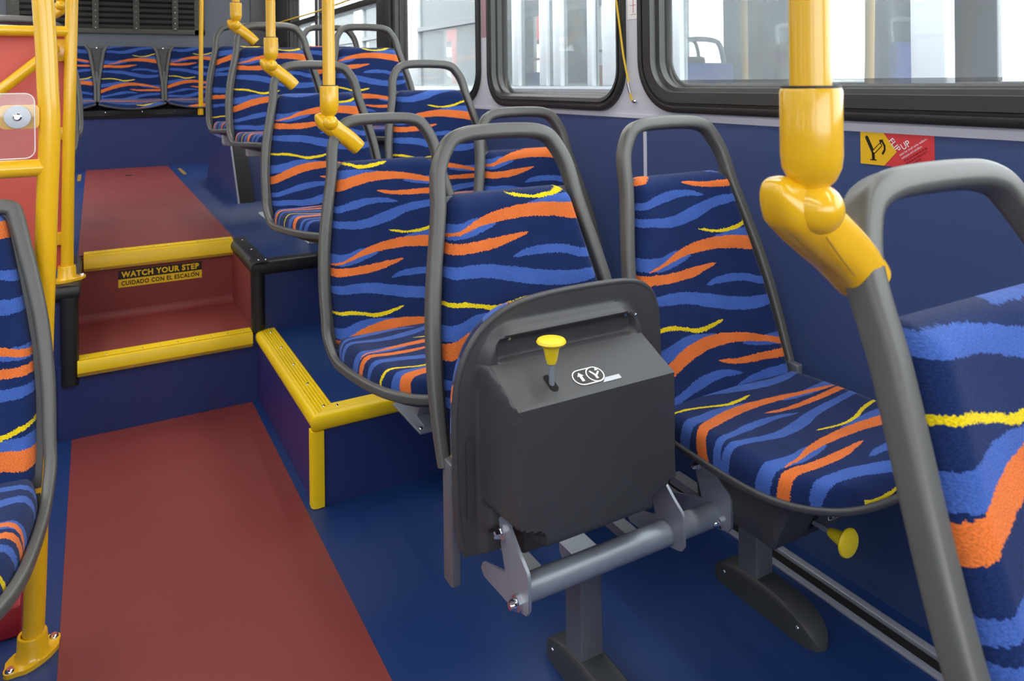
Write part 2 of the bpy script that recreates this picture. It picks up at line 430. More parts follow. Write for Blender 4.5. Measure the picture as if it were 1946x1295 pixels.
# raised box under the rear seats
def wheel_box():
    r = empty('wheel_housing', (1.14, 5.2, ZU)); tag(r, 'blue sloped housing box under the rear window-side seats', 'housing')
    poly = [(4.49, ZU), (5.87, ZU), (5.60, .85), (4.76, .85)]
    child(MB().prism(poly, lambda a, b, d: (d, a, b), .72, XW), 'body', 'riser_blue', r)
    child(MB().prism([(4.485, ZU), (4.755, .85), (4.74, .85), (4.47, ZU)], lambda a, b, d: (d, a, b), .722, .80), 'front_strip', 'dark', r)
    child(MB().prism([(4.49, ZU), (4.76, .85), (4.742, .85), (4.468, ZU)], lambda a, b, d: (d, a, b), .712, .72), 'edge_strip', 'alu', r)
    return r
wheel_box()
sbox('rear_riser', XL, XW, YB, YB + .02, ZU - .03, .935, 'riser_blue')

# track rails in the floor under the flip seats
tr_ = empty('floor_track', (1.48, .8, 0)); tag(tr_, 'twin aluminium track rails set in the blue floor by the wall', 'track')
child(MB().box(1.446, 1.464, YF, YP, 0, .006, .001), 'rail', 'alu', tr_)
child(MB().box(1.493, 1.513, YF, YP, 0, .012, .002), 'rail', 'alu', tr_)
child(MB().box(1.464, 1.493, YF, YP, 0, .002), 'slot', 'void', tr_)

# ------------------------------------------------------------------ nosings
def screw_mesh():
    me = MB().lathe([(0, .0022), (.0035, .002), (.005, 0), (.005, -.003)], seg=10).mesh('screw'); me.materials.append(MT['chrome']); return me
SCREW = screw_mesh()
SCREW_D = SCREW.copy(); SCREW_D.materials.clear(); SCREW_D.materials.append(MT['winframe'])
def screw(par, loc, nrm=(0, 0, 1), sc=1, dark=False):
    o = bpy.data.objects.new('screw', SCREW_D if dark else SCREW); COL.objects.link(o); o.parent = par
    q = Vector(nrm).to_track_quat('Z', 'Y'); o.rotation_mode = 'QUATERNION'; o.rotation_quaternion = q
    o.location = Vector(loc) - par.location; o.scale = (sc,) * 3
    return o
TRIM = [0]
def trim(): TRIM[0] += 1; return 'trim_%d' % TRIM[0]

def step_nosing(y, z, x0, x1, zb):
    r = empty(trim(), ((x0 + x1) / 2, y, z)); struct(r)
    h = z - zb
    prof = [(.052, .004), (.004, .004), (-.012, .002), (-.016, -.004), (-.016, -h + .012), (-.010, -h + .010), (-.010, -h + .006), (0, -h + .006), (0, -.004), (.052, 0)]
    npf = child(MB().prism(prof, lambda a, b, d: (d, y + a, z + b), x0, x1), 'nosing_profile', 'nosing', r)
    sub(child(MB().box(x0, x1, y - .013, y, zb, zb + .011, .001), 'gold_strip', 'gold', r), npf)
    child(MB().box(x0, x1, y - .0045, y - .003, z + .0035, z + .0046), 'groove', 'gold', r)
    n = 10
    for i in range(n): screw(r, (x0 + (x1 - x0) * (i + .5) / n, y + .02, z + .004), (0, 0, 1), .7)
    for i in range(5): screw(r, (x0 + (x1 - x0) * (i + .6) / 5.2, y - .0135, zb + .005), (0, -1, 0), .6)
    return r
step_nosing(YR1, .262, -.058, .512, .212)
step_nosing(YR2, .522, -.042, .522, .458)

# yellow platform edging: round nose plus ribbed flange, with corner post
def edge_profile(w, rn, ribs):
    """(a,b): a inward along top, b up; nose outward negative a"""
    p = [(w, 0), (w, .004)]
    for i in range(ribs):
        a = w - (w - .006) * i / ribs; s = (w - .006) / ribs
        p += [(a - s * .15, .005), (a - s * .5, .0065), (a - s * .85, .005)]
    for k in range(9):
        t = math.radians(90 + 20 * k); p.append((.004 + (rn) * math.cos(t) * .75, -rn + .004 + rn * math.sin(t)))
    p += [(.006, -2 * rn + .006), (.006, 0)]
    return p
yt = empty(trim(), (.9, YP, ZP)); struct(yt)
NX = AX1 + .012
ep = edge_profile(.062, .022, 6)
child(MB().prism(ep, lambda a, b, d: (d + (a if d < .8 else 0), YP + .008 + a, ZP + b), NX, XW), 'front_nosing', 'nosing', yt)
child(MB().prism(ep, lambda a, b, d: (NX + .004 + a, d + (a if d < 2.3 else 0), ZP + b), YP + .008, YR1 + .012), 'aisle_nosing', 'nosing', yt)
cp = [(.045, .03), (.006, .03)] + [(.014 + .02 * math.cos(math.radians(t)), -.0 + .02 * math.sin(math.radians(t))) for t in range(90, 271, 20)] + [(.03, -.02), (.045, -.02), (.045, -.01), (.02, -.01), (.02, .03)]
cp2 = [(.0, .028), (-.008, .028), (-.010, .004), (-.006, -.006), (.004, -.010), (.026, -.008), (.026, 0), (.006, .0), (.0, .006)]
child(MB().prism(cp2, lambda a, b, d: (NX + a, YP + .012 + b, d), .002, ZP - .04, False), 'corner_post', 'nosing', yt)
for i in range(5): screw(yt, (NX + .04, YP + .06 + (YR1 - YP - .1) * i / 4, ZP + .006))
for x in (NX + .075, NX + .35, NX + .65): screw(yt, (x, YP + .045, ZP + .006))

# black rubber edging of the upper floor
bt = empty(trim(), (.9, YR1, ZU)); struct(bt)
ep = edge_profile(.05, .026, 1)
BX = AX1 + .006
child(MB().prism(ep, lambda a, b, d: (d, YR1 + .012 + a, ZU + b), BX - .01, XW), 'front_edging', 'dark', bt)
child(MB().prism(ep, lambda a, b, d: (BX + a, d, ZU + b), YR1 + .0, YR2 + .03), 'side_edging', 'dark', bt)
child(MB().prism(rrect(.05, .05, .02), lambda a, b, d: (BX + .012 + a, YR1 + .022 + b, d), ZP, ZU - .03, True), 'corner_post', 'dark', bt)
for p in ((BX + .02, YR1 + .035), (BX + .045, YR1 + .03), (BX + .03, YR1 + .24), (BX + .03, YR1 + .45), (BX + .48, YR1 + .04)): screw(bt, (p[0], p[1], ZU + .006))
bl = empty(trim(), (-.5, YR1, ZU)); struct(bl)
LX = AX0 + .004
child(MB().prism(ep, lambda a, b, d: (d, YR1 + .006 + a, ZU + b), XL, LX + .012), 'front_edging', 'dark', bl)
child(MB().prism(ep, lambda a, b, d: (LX - a, d, ZU + b), YR1, YR2 + .03), 'side_edging', 'dark', bl)
child(MB().prism(rrect(.055, .05, .02), lambda a, b, d: (LX - .018 + a, YR1 + .012 + b, d), .185, ZU - .035, True), 'corner_post', 'dark', bl)
for p in ((LX - .03, YR1 + .1), (LX - .03, YR1 + .3)): screw(bl, (p[0], p[1], ZU + .006))

# ------------------------------------------------------------------ warning sticker on the upper riser
ws = empty('warning_sticker', (.25, YR2 - .001, .40)); tag(ws, 'black and yellow WATCH YOUR STEP sticker on red riser', 'sticker')
SY = YR2 - .0012
x0, x1 = .079, .395
child(MB().box(x0, x1, SY, SY + .0012, .375, .4455), 'backing', 'st_wyel', ws)
child(MB().box(x0, x1, SY - .0005, SY, .4085, .4455), 'black_band', 'st_blk', ws)
def put_text(par, txt, size, loc, rot, m, width=None, bold=0.0, name='lettering', space=1.0):
    me = text_mesh(txt, size, bold, space=space); xs = [v.co.x for v in me.vertices]
    mn, mxx = min(xs), max(xs)
    k = (width / (mxx - mn)) if width else 1
    for v in me.vertices: v.co.x = (v.co.x - mn) * k
    me.materials.append(MT[m])
    o = bpy.data.objects.new(name, me); COL.objects.link(o); o.parent = par; o.location = Vector(loc) - par.location; o.rotation_euler = rot
    return o
put_text(ws, 'WATCH YOUR STEP', .0315, (x0 + .011, SY - .0008, .4162), (math.pi / 2, 0, 0), 'st_wyel', .294, .0013, space=1.12)
put_text(ws, 'CUIDADO CON EL ESCALON', .024, (x0 + .011, SY - .0004, .3835), (math.pi / 2, 0, 0), 'st_blk', .294, .0008, space=1.12)
ox = x0 + .011 + .294 * .923     # acute accent over the O
ac = MB(); ac.add([(ox, SY - .0005, .4018), (ox + .0035, SY - .0005, .4018), (ox + .0075, SY - .0005, .4066), (ox + .0030, SY - .0005, .4066)], [(0, 1, 2, 3)])
child(ac, 'accent', 'st_blk', ws)

# ------------------------------------------------------------------ right wall and windows
ZS = 1.08
wr = empty('wall_right', (XW, 3, 0)); struct(wr)
child(MB().box(XW, XW + .02, YF, 1.9 - .005, 0, ZS), 'blue_panel', 'wall_blue', wr)
child(MB().box(XW, XW + .02, 1.9 + .005, 7.5, 0, ZS), 'blue_panel', 'wall_blue', wr)
child(MB().box(XW - .003, XW + .02, 1.893, 1.907, 0, ZS), 'joint_strip', 'wall_white', wr)
WIN = [  # y0,y1,z0,z1,outer radius, frame width
    (-1.2, 1.924, 1.095, 2.02, .17, .085), (1.994, 2.994, 1.09, 2.02, .15, .06), (3.068, 4.20, 1.10, 2.02, .15, .05),
    (4.45, 5.84, 1.10, 2.02, .03, .045), (5.93, 6.86, 1.10, 2.02, .03, .045)]
def rr_loop(y0, y1, z0, z1, r, seg=8):
    return [((y0 + y1) / 2 + a, (z0 + z1) / 2 + b) for a, b in rrect(y1 - y0, z1 - z0, r, seg)]
# pale panel with window openings: strips between rounded openings
ys = [YF] + [w for q in WIN for w in q[:2]] + [7.5]
def pillar_mesh(xa, xb):
    bm = MB()
    # cells: each window owns a rectangle from mid-pillar to mid-pillar
    mids = [YF] + [(WIN[i][1] + WIN[i + 1][0]) / 2 for i in range(len(WIN) - 1)] + [7.5]
    for i, (y0, y1, z0, z1, r, w) in enumerate(WIN):
        lo = rr_loop(y0 + .004, y1 - .004, z0 + .004, z1 - .004, r, 8); n = len(lo)
        a0, a1, b0, b1 = mids[i], mids[i + 1], ZS, 2.3
        out = []
        q = n // 4
        corners = [(a1, b1), (a0, b1), (a0, b0), (a1, b0)]
        for k in range(n):
            out.append(corners[k // q])
        vs = [(xa, y, z) for y, z in lo] + [(xa, y, z) for y, z in out]
        fs = []
        for k in range(n):
            j = (k + 1) % n
            if out[k] == out[j]: fs.append((k, j, n + k))
            else: fs.append((k, j, n + j, n + k))
        bm.add(vs, fs)
        bm.add([(xb + .06, y, z) for y, z in lo] + [(xa, y, z) for y, z in lo], [(k, (k + 1) % n, n + (k + 1) % n, n + k) for k in range(n)], True)
    return bm
child(pillar_mesh(XW, XW + .02), 'window_surround', 'wall_white', wr)
child(MB().box(XW - .002, XW + .02, YF, 7.5, ZS - .008, ZS + .005), 'sill_strip', 'wall_white', wr)
def make_window(i, side=1, X=XW):
    y0, y1, z0, z1, r, w = WIN[i]
    root = empty('window_%d' % (i + 1 + (10 if side < 0 else 0)), (X, (y0 + y1) / 2, z0)); struct(root)
    # stepped black profile: (inset from outer edge, x offset)
    steps = [(0, .0), (.002, -.012), (.010, -.016), (.022, -.014), (.024, -.008), (.030, -.008), (.032, -.014), (w * .75, -.010), (w * .76, .012), (w * .9, .018), (w * .92, .04), (w, .045), (w + .004, .058), (w, .066)]
    n = None; mb = MB(); loops = []
    for ins, dx in steps:
        rr = max(r - ins, .035 if r > .05 else .01)
        loops.append([(X + side * dx, y, z) for y, z in rr_loop(y0 + ins, y1 - ins, z0 + ins, z1 - ins, rr, 10)])
    n = len(loops[0]); vs = [p for lo in loops for p in lo]; fs = []
    for a in range(len(loops) - 1):
        for k in range(n): fs.append((a * n + k, a * n + (k + 1) % n, (a + 1) * n + (k + 1) % n, (a + 1) * n + k))
    mb.add(vs, fs, True)
    f = child(mb, 'window_frame', 'winframe', root)
    g = [(X + side * .056, y, z) for y, z in rr_loop(y0 + w, y1 - w, z0 + w, z1 - w, max(r - w, .03), 8)]
    child(MB().prism([(p[1], p[2]) for p in g], lambda a, b, d: (X + side * d, a, b), .054, .059), 'pane', 'glass', root)
    if i < 2: child(MB().box(X + side * .0525, X + side * .054, y0 + w + .03, y1 - w - .03, z0 + w + .001, z0 + w + .016), 'frit_band', 'frit', root)
    nn = max(3, int((y1 - y0) / .2))
    if r > .05:
        for k in range(nn): screw(root, (X - side * .0145, y0 + r + (y1 - y0 - 2 * r) * k / (nn - 1), z0 + .016), (-side, 0, 0), .8, True)
        for k in range(4): screw(root, (X - side * .0145, y1 - .016, z0 + r + .05 + k * .12), (-side, 0, 0), .8, True)
    if i >= 3:
        child(MB().box(X - side * .01, X + side * .05, y0, y1, 1.70, 1.745, .004), 'transom', 'winframe', root)
    return root
for i in range(len(WIN)): make_window(i)
# dark posts between the rear windows, and a pull cord
for (ya, yb) in ((4.21, 4.44), (6.87, 7.38)):
    sbox(trim(), XW - .03, XW + .05, ya, yb, ZS + .01, 2.29, 'winframe', .006)
pc = empty('pull_cord', (XW, 2, 1.13)); tag(pc, 'yellow bell pull cord ending in chrome crimp between the windows', 'pull cord')
child(MB().tube([(XW - .03, 2.03, 2.2), (XW - .025, 2.014, 1.47), (XW - .02, 1.985, 1.28), (XW - .014, 1.962, 1.175), (XW - .012, 1.958, 1.14), (XW - .008, 1.952, 1.128)], .0035, 10, refs=(1, 0, 0)), 'cord', 'cord', pc)
child(MB().cyl((XW - .0165, 1.967, 1.19), (XW - .0125, 1.959, 1.155), .0062, 14), 'crimp', 'chrome', pc)
child(MB().lathe([(0, .014), (.006, .013), (.008, .009), (.005, .006), (.005, 0)], Matrix.Translation((XW, 1.945, 1.128)) @ Matrix.Rotation(-math.pi / 2, 4, 'Y'), 14), 'anchor_bolt', 'chrome', pc)
pc2 = empty('pull_cord', (XW, 5.6, 1.78)); tag(pc2, 'yellow bell pull cord strung along the rear window transom', 'pull cord')
child(MB().tube([(XW - .03, 4.3, 1.775), (XW - .03, 5.8, 1.76), (XW - .03, 7.3, 1.775)], .006, 10, refs=(0, 0, 1)), 'cord', 'cord', pc2)
nl = empty('notice_label', (XW, 1.955, 1.4)); tag(nl, 'small white notice with red markings on window pillar', 'label')
child(MB().box(XW - .001, XW, 1.932, 1.985, 1.40, 1.62), 'card', 'st_wht', nl)
child(MB().box(XW - .0018, XW - .001, 1.952, 1.955, 1.42, 1.6), 'red_line', 'st_pink', nl)
for k in range(7): child(MB().box(XW - .0018, XW - .001, 1.94, 1.968, 1.415 + k * .03, 1.4165 + k * .03), 'red_line', 'st_pink', nl)
nl2 = empty('notice_label', (XW, 3.03, 1.35)); tag(nl2, 'dark red notice on narrow pillar beside the rear curved window', 'label')
child(MB().box(XW - .001, XW, 3.0, 3.062, 1.40, 1.8), 'card', 'st_mauve', nl2)

# ------------------------------------------------------------------ flip-up sticker on the blue wall
fs_ = empty('flip_up_sticker', (XW, 1.03, 1.03)); tag(fs_, 'yellow and red FLIP UP sign on the blue wall', 'sticker')
SX = XW - .0012
ya, yb, za, zb = 1.12, .945, .998, 1.074     # ya = left in view (further back)
def sy(t): return ya + (yb - ya) * t
def sz(t): return zb + (za - zb) * t
def flat(par, pts, dx, m, name):
    """pts (t,s) in sticker coordinates: t 0..1 left-right, s 0..1 top-bottom"""
    mb = MB(); n = len(pts)
    mb.add([(SX - dx, sy(t), sz(s)) for t, s in pts], [tuple(range(n))])
    return child(mb, name, m, par)
child(MB().box(SX, XW, yb, ya, za, zb), 'backing', 'st_red', fs_)
flat(fs_, [(0, 0), (.325, 0), (.515, .56), (.34, 1), (0, 1)], .0004, 'st_yel', 'yellow_field')
ASP = (ya - yb) / (zb - za)
def bar(p, q, w):  # capsule polygon in (t,s), w in s units
    import math as m_
    dx, dy = (q[0] - p[0]) * ASP, q[1] - p[1]; a = m_.atan2(dy, dx); pts = []
    for k in range(7): t = a - m_.pi / 2 + m_.pi * k / 6; pts.append((q[0] + w / 2 * m_.cos(t) / ASP, q[1] + w / 2 * m_.sin(t)))
    for k in range(7): t = a + m_.pi / 2 + m_.pi * k / 6; pts.append((p[0] + w / 2 * m_.cos(t) / ASP, p[1] + w / 2 * m_.sin(t)))
    return pts
flat(fs_, bar((.095, .19), (.185, .62), .11), .0007, 'st_blk', 'seat_back_icon')
flat(fs_, [(.165, .6), (.205, .6), (.21, .84), (.168, .84)], .0007, 'st_blk', 'leg_icon')
flat(fs_, [(.14, .84), (.235, .84), (.235, .87), (.14, .87)], .0007, 'st_blk', 'foot_icon')
flat(fs_, bar((.20, .60), (.285, .40), .13), .0006, 'st_blk', 'seat_icon')
flat(fs_, bar((.20, .60), (.285, .40), .075), .0009, 'st_yel', 'seat_icon_inner')
arc = [(.305 + .0, .30), (.335, .42), (.335, .52), (.305, .64), (.325, .69), (.362, .54), (.362, .40), (.325, .26)]
flat(fs_, arc, .0007, 'st_blk', 'arrow_icon'); flat(fs_, [(.27, .24), (.335, .22), (.285, .36)], .0008, 'st_blk', 'arrow_icon')
def wall_text(txt, t, s, size, ang, m, bold, width=None):
    me = text_mesh(txt, size, bold); xs = [v.co.x for v in me.vertices]; mn, mx_ = min(xs), max(xs); k = width / (mx_ - mn) if width else 1
    ca, sa = math.cos(ang), math.sin(ang)
    for v in me.vertices:
        x, y = (v.co.x - mn) * k, v.co.y
        X_, Y_ = x * ca - y * sa, x * sa + y * ca
        v.co = (SX - .0009, sy(t) - X_, sz(s) + Y_)
    me.materials.append(MT[m]); o = bpy.data.objects.new('lettering', me); COL.objects.link(o); o.parent = fs_; o.matrix_parent_inverse = Matrix.Translation(-fs_.location)
wall_text('FLIP', .405, .26, .019, math.radians(-50), 'st_wht', .0001, .031)
wall_text('UP', .605, .49, .0205, math.radians(33), 'st_wht', .0001, .0215)
wall_text('seats for small carts, walkers,', .56, .675, .0075, math.radians(33), 'st_wht', 0, .075)
wall_text('suitcases and strollers', .588, .76, .0075, math.radians(33), 'st_wht', 0, .055)
for k, (t, s, ln) in enumerate(((.618, .83, .064), (.642, .90, .057), (.668, .965, .035))):   # unreadable dark red small print
    a = math.radians(33); pos = 0
    while pos < ln:
        w = random.uniform(.004, .010); c = (math.cos(a), math.sin(a))
        P = [(pos, 0), (min(pos + w, ln), 0), (min(pos + w, ln), .0028), (pos, .0028)]
        mb = MB(); mb.add([(SX - .0007, sy(t) - (x * c[0] - y * c[1]), sz(s) + x * c[1] + y * c[0]) for x, y in P], [(0, 1, 2, 3)])
        child(mb, 'small_print', 'st_dred', fs_); pos += w + .002

# ------------------------------------------------------------------ left wall, ceiling, front, rear wall
wl_ = empty('wall_left', (XL, 2, 0)); struct(wl_)
child(MB().box(XL - .03, XL, YF, 7.5, 0, ZS), 'blue_panel', 'wall_blue', wl_)
child(MB().box(XL - .03, XL, YF, 7.5, 2.02, 2.3), 'upper_panel', 'wall_white', wl_)
LW = [(-1.9, -.3), (-.2, 1.3), (1.4, 2.9), (3.0, 4.4), (4.5, 5.9), (6.0, 7.2)]
for a, b in zip([YF] + [w[1] for w in LW], [w[0] for w in LW] + [7.5]):
    child(MB().box(XL - .03, XL, a, b, ZS, 2.02), 'window_pillar', 'wall_white', wl_)
for k, (a, b) in enumerate(LW):
    r = empty('window_%d' % (11 + k), (XL, (a + b) / 2, ZS)); struct(r)
    child(MB().box(XL - .018, XL - .013, a, b, ZS, 2.02), 'pane', 'glass', r)
    fr = MB()
    fr.box(XL - .035, XL + .012, a, a + .04, ZS, 2.02).box(XL - .035, XL + .012, b - .04, b, ZS, 2.02).box(XL - .035, XL + .012, a, b, ZS, ZS + .04).box(XL - .035, XL + .012, a, b, 1.98, 2.02)
    child(fr, 'window_frame', 'winframe', r)
sbox('ceiling', XL - .03, XW + .09, YF, 7.5, 2.3, 2.34, 'ceil')
wf = empty('wall_front', (.28, YF, 0)); struct(wf)
child(MB().box(XL, XW, YF - .03, YF, 0, 1.0), 'lower_panel', 'wall_blue', wf)
child(MB().box(XL, XW, YF - .03, YF, 1.85, 2.3), 'header', 'wall_white', wf)
YRW = 7.40
wrr = empty('wall_rear', (.28, YRW, 0)); struct(wrr)
child(MB().box(XL, XW, YRW, YRW + .05, .9, 2.3), 'carpet_panel', 'carpet', wrr)
child(MB().box(1.30, XW - .03, YRW - .05, YRW, 1.56, 2.3, .01), 'corner_cover', 'bus_dark', wrr)

# louvre vent on the rear wall
vt = empty('louvre_vent', (.2, YRW, 1.65)); tag(vt, 'black louvred engine vent on the grey rear wall', 'vent')
vx0, vx1, vz0, vz1 = -.62, .90, 1.655, 2.25
child(MB().box(vx0, vx1, YRW - .006, YRW, vz0, vz1), 'backing', 'void', vt)
fr = MB(); fr.box(vx0, vx1, YRW - .022, YRW, vz0, vz0 + .045, .003).box(vx0, vx0 + .09, YRW - .022, YRW, vz0, vz1, .003).box(vx1 - .09, vx1, YRW - .022, YRW, vz0, vz1, .003).box(vx0, vx1, YRW - .022, YRW, vz1 - .04, vz1, .003)
child(fr, 'frame', 'vent', vt)
sl = MB().prism([(0, 0), (.004, .0), (.018, .026), (.014, .026)], lambda a, b, d: (d, -a, b), vx0 + .05 - .14, vx1 - .05 - .14).mesh('slat'); sl.materials.append(MT['vent'])
for k in range(11):
    o = bpy.data.objects.new('slat', sl); COL.objects.link(o); o.parent = vt; o.location = Vector((.14, YRW - .006, vz0 + .05 + k * .049)) - vt.location
for x in (-.3, .02, .335, .65):
    child(MB().box(x - .025, x + .025, YRW - .024, YRW - .006, vz0 + .03, vz1 - .03, .002), 'rib', 'vent', vt)
    for k in range(11): screw(vt, (x, YRW - .025, vz0 + .05 + k * .049), (0, -1, 0), .8)

# ------------------------------------------------------------------ seats
# back profile: forward lean, y as function of height (local, y=0 at the handle)
PROF = [(.40, -.205), (.47, -.185), (.55, -.158), (.65, -.128), (.75, -.098), (.85, -.068), (.95, -.038), (1.03, -.012), (1.10, .004)]
def yb_(z): return lerp_tab(PROF, z)
OUT = [(.46, .243), (.55, .244), (.63, .241), (.72, .232), (.80, .217), (.86, .203), (.93, .188), (.98, .182), (1.024, .172)]
CUSH = [(.43, .205), (.50, .2085), (.60, .2075), (.70, .199), (.76, .189), (.83, .176), (.91, .160), (.95, .153), (1.0, .150)]
FW = .030
def zs(z, s): return .43 + (z - .43) * s
def frame_path(s, handle=True, zb=.47):
    side = [(lerp_tab(OUT, z) - FW / 2, z) for z in (.47, .53, .60, .67, .74, .81, .87, .93, .98, 1.015)]
    side = [p for p in side if p[1] >= zb - .001]
    if handle: top = [(.141, 1.05), (.122, 1.072), (.090, 1.083), (.05, 1.0865), (0, 1.0875)]
    else:
        side = [p for p in side if p[1] < .92]; top = [(.168, .945), (.158, .958), (.135, .962), (.06, .9625), (0, .963)]
    r = side + top
    pts = r + [(-x, z) for x, z in reversed(r[:-1])]
    return [(x, yb_(z) - .006, z) for x, z in pts]

def rim_path():
    """seat pan outline at rear y=-.19 ... front, half, x>0, from rear to front"""
    return [(.228, -.205, .455), (.226, -.25, .432), (.222, -.32, .428), (.214, -.41, .432), (.203, -.49, .437), (.180, -.56, .439), (.135, -.612, .437), (.07, -.638, .434), (0, -.645, .433)]
SECT_F = rrect(FW, .034, .0085, 3)
SECT_R = rrect(.030, .026, .011, 4)
def fscale(p, s):
    z = .43 + (p[2] - .43) / s
    return lerp_tab([(.43, .62), (.46, .70), (.55, .80), (.75, .90), (.95, .98), (1.08, 1.08)], z)
def fixed_frame(s, handle=True):
    bk = frame_path(s, handle, .53)
    right = [(x, y, zs(z, s)) for x, y, z in bk[:len(bk) // 2 + 1]]     # from z=.53 up to top centre, x>0
    rm = [(p[0] + .0, p[1], p[2]) for p in rim_path()][::-1]            # front centre -> rear
    path = rm[:-1] + [(.231, -.193, .475)] + right
    full = path + [(-x, y, z) for x, y, z in reversed(path[1:-1])]
    full = catmull(full, 4, True)
    refs = []
    for (x, y, z) in full:
        if z > .52: r = Vector((0, -.95, .29))
        elif z > .44 and y > -.28: k = (z - .44) / .08; r = Vector((0, -.95, .29)) * k + Vector((0, 0, 1)) * (1 - k)
        else: r = Vector((0, 0, 1))
        refs.append(tuple(r.normalized()))
    return MB().sweep(full, SECT_F, refs, closed=True, scale=[fscale(p, s) for p in full])
def back_frame(s, handle=True):
    p = [(x, y, zs(z, s)) for x, y, z in frame_path(s, handle)]
    p = catmull(p, 4)
    return MB().sweep(p, SECT_F, [(0, -.955, .295)] * len(p), scale=[fscale(q, s) for q in p])

def uvmesh(mb, name, uvs):
    me = bpy.data.meshes.new(name); me.from_pydata(mb.v, [], mb.f); me.update()
    l = me.uv_layers.new(name='cloth')
    for lp in me.loops: l.data[lp.index].uv = uvs[lp.vertex_index]
    for p in me.polygons: p.use_smooth = True
    me.materials.append(MT['fabric'])
    return me

def back_cushion(s, ztop=.958, widen=0.0, name='back_cushion'):
    nu, nv = 26, 40; mb = MB(); V = []; UV = []
    z0, z1 = .445, ztop
    def half(z):
        w = lerp_tab(CUSH, z) + widen
        d = z1 - z; r = .032
        if d < r: w -= r - math.sqrt(max(0, r * r - (r - d) ** 2))
        d = z - z0
        if d < .02: w -= .02 - math.sqrt(max(0, .02 ** 2 - (.02 - d) ** 2))
        return w
    zl = [z0 + (z1 - z0) * (1 - math.cos(math.pi * i / nv)) / 2 for i in range(nv + 1)]
    for z in zl:
        w = half(z)
        for i in range(nu + 1):
            a = -math.cos(math.pi * i / nu); x = a * w
            ed = min((1 - abs(a)) * w, z1 - z, z - z0)
            th = .034 * math.sqrt(max(0, 1 - (1 - min(1, ed / .022)) ** 2))
            dish = -.016 * (abs(a)) ** 2.2 + .004 * math.cos((z - .7) * 9)
            y = yb_(z) - th + .010 + dish * min(1, ed / .022) + .0
            V.append((x, y, zs(z, s))); UV.append((x, zs(z, s)))
    W = nu + 1; Fs = [(j * W + i, j * W + i + 1, (j + 1) * W + i + 1, (j + 1) * W + i) for j in range(nv) for i in range(nu)]
    mb.add(V, Fs)
    return uvmesh(mb, name, UV)
def back_shell(s, ztop=.962, widen=0.0):
    nu, nv = 14, 18; mb = MB(); z0, z1 = .44, ztop
    for side in (0, 1):
        V = []
        for j in range(nv + 1):
            z = z0 + (z1 - z0) * j / nv; w = lerp_tab(CUSH, z) + .010 + widen
            for i in range(nu + 1):
                a = -1 + 2 * i / nu; x = a * w
                y = yb_(z) + (.0 if side == 0 else (.024 + .012 * (1 - abs(a) ** 4)) * min(1, .12 + (z1 - z) / .12)) - .006 * (a * a if side == 0 else 0)
                V.append((x, y + (.004 if side == 0 else 0), zs(z, s)))
        W = nu + 1; mb.add(V, [(j * W + i, j * W + i + 1, (j + 1) * W + i + 1, (j + 1) * W + i) for j in range(nv) for i in range(nu)], True)
    n = (nu + 1) * (nv + 1); W = nu + 1; vsn = mb.v; b = []
    ring = list(range(W)) + [W * j + nu for j in range(1, nv + 1)] + [W * nv + i for i in range(nu - 1, -1, -1)] + [W * j for j in range(nv - 1, 0, -1)]
    for k in range(len(ring)):
        p, q = ring[k], ring[(k + 1) % len(ring)]; mb.f.append((p, q, q + n, p + n)); mb.sm.append(True)
    return mb
# pan outline for cushion and shell (x half width as function of a = distance forward of y=-.19)
PAN = [(0.0, .206), (.06, .213), (.13, .210), (.22, .201), (.30, .190), (.36, .170), (.40, .140), (.425, .105), (.44, .06), (.447, 0.0)]
def pan_half(a, sg=1):
    if isinstance(PAN, tuple): return lerp_tab(PAN[0 if sg < 0 else 1], a)
    return lerp_tab(PAN, a)
def seat_cushion(name='seat_cushion'):
    nu, nv = 26, 34; mb = MB(); V = []; UV = []
    A = .440
    for j in range(nv + 1):
        a = A * (1 - math.cos(math.pi * j / nv)) / 2
        d = a
        for i in range(nu + 1):
            c = -math.cos(math.pi * i / nu); w = max(pan_half(a, c), .02)
            if d < .025: w -= .025 - math.sqrt(max(0, .025 ** 2 - (.025 - d) ** 2))
            x = c * w
            ed = min((1 - abs(c)) * w, A - a + .0, a + .006)
            th = .044 * max(0, 1 - (1 - min(1, ed / .030)) ** 3) ** (1 / 2.4)
            dish = -.012 * (1 - (x / .21) ** 2) * math.sin(math.pi * min(1, a / .36)) + .010 * math.sin(math.pi * min(1, a / .44))
            z = .430 + th + dish * min(1, ed / .03)
            drop = max(0, .044 - th); side_ = (1 - abs(c)) * w < A - a
            V.append((x, -.195 - a, z)); UV.append((x + (math.copysign(drop, x) if side_ and a > .03 else 0), .44 - a * 1.02 - (0 if side_ else drop)))
    W = nu + 1; mb.add(V, [(j * W + i, (j + 1) * W + i, (j + 1) * W + i + 1, j * W + i + 1) for j in range(nv) for i in range(nu)])
    return uvmesh(mb, name, UV)
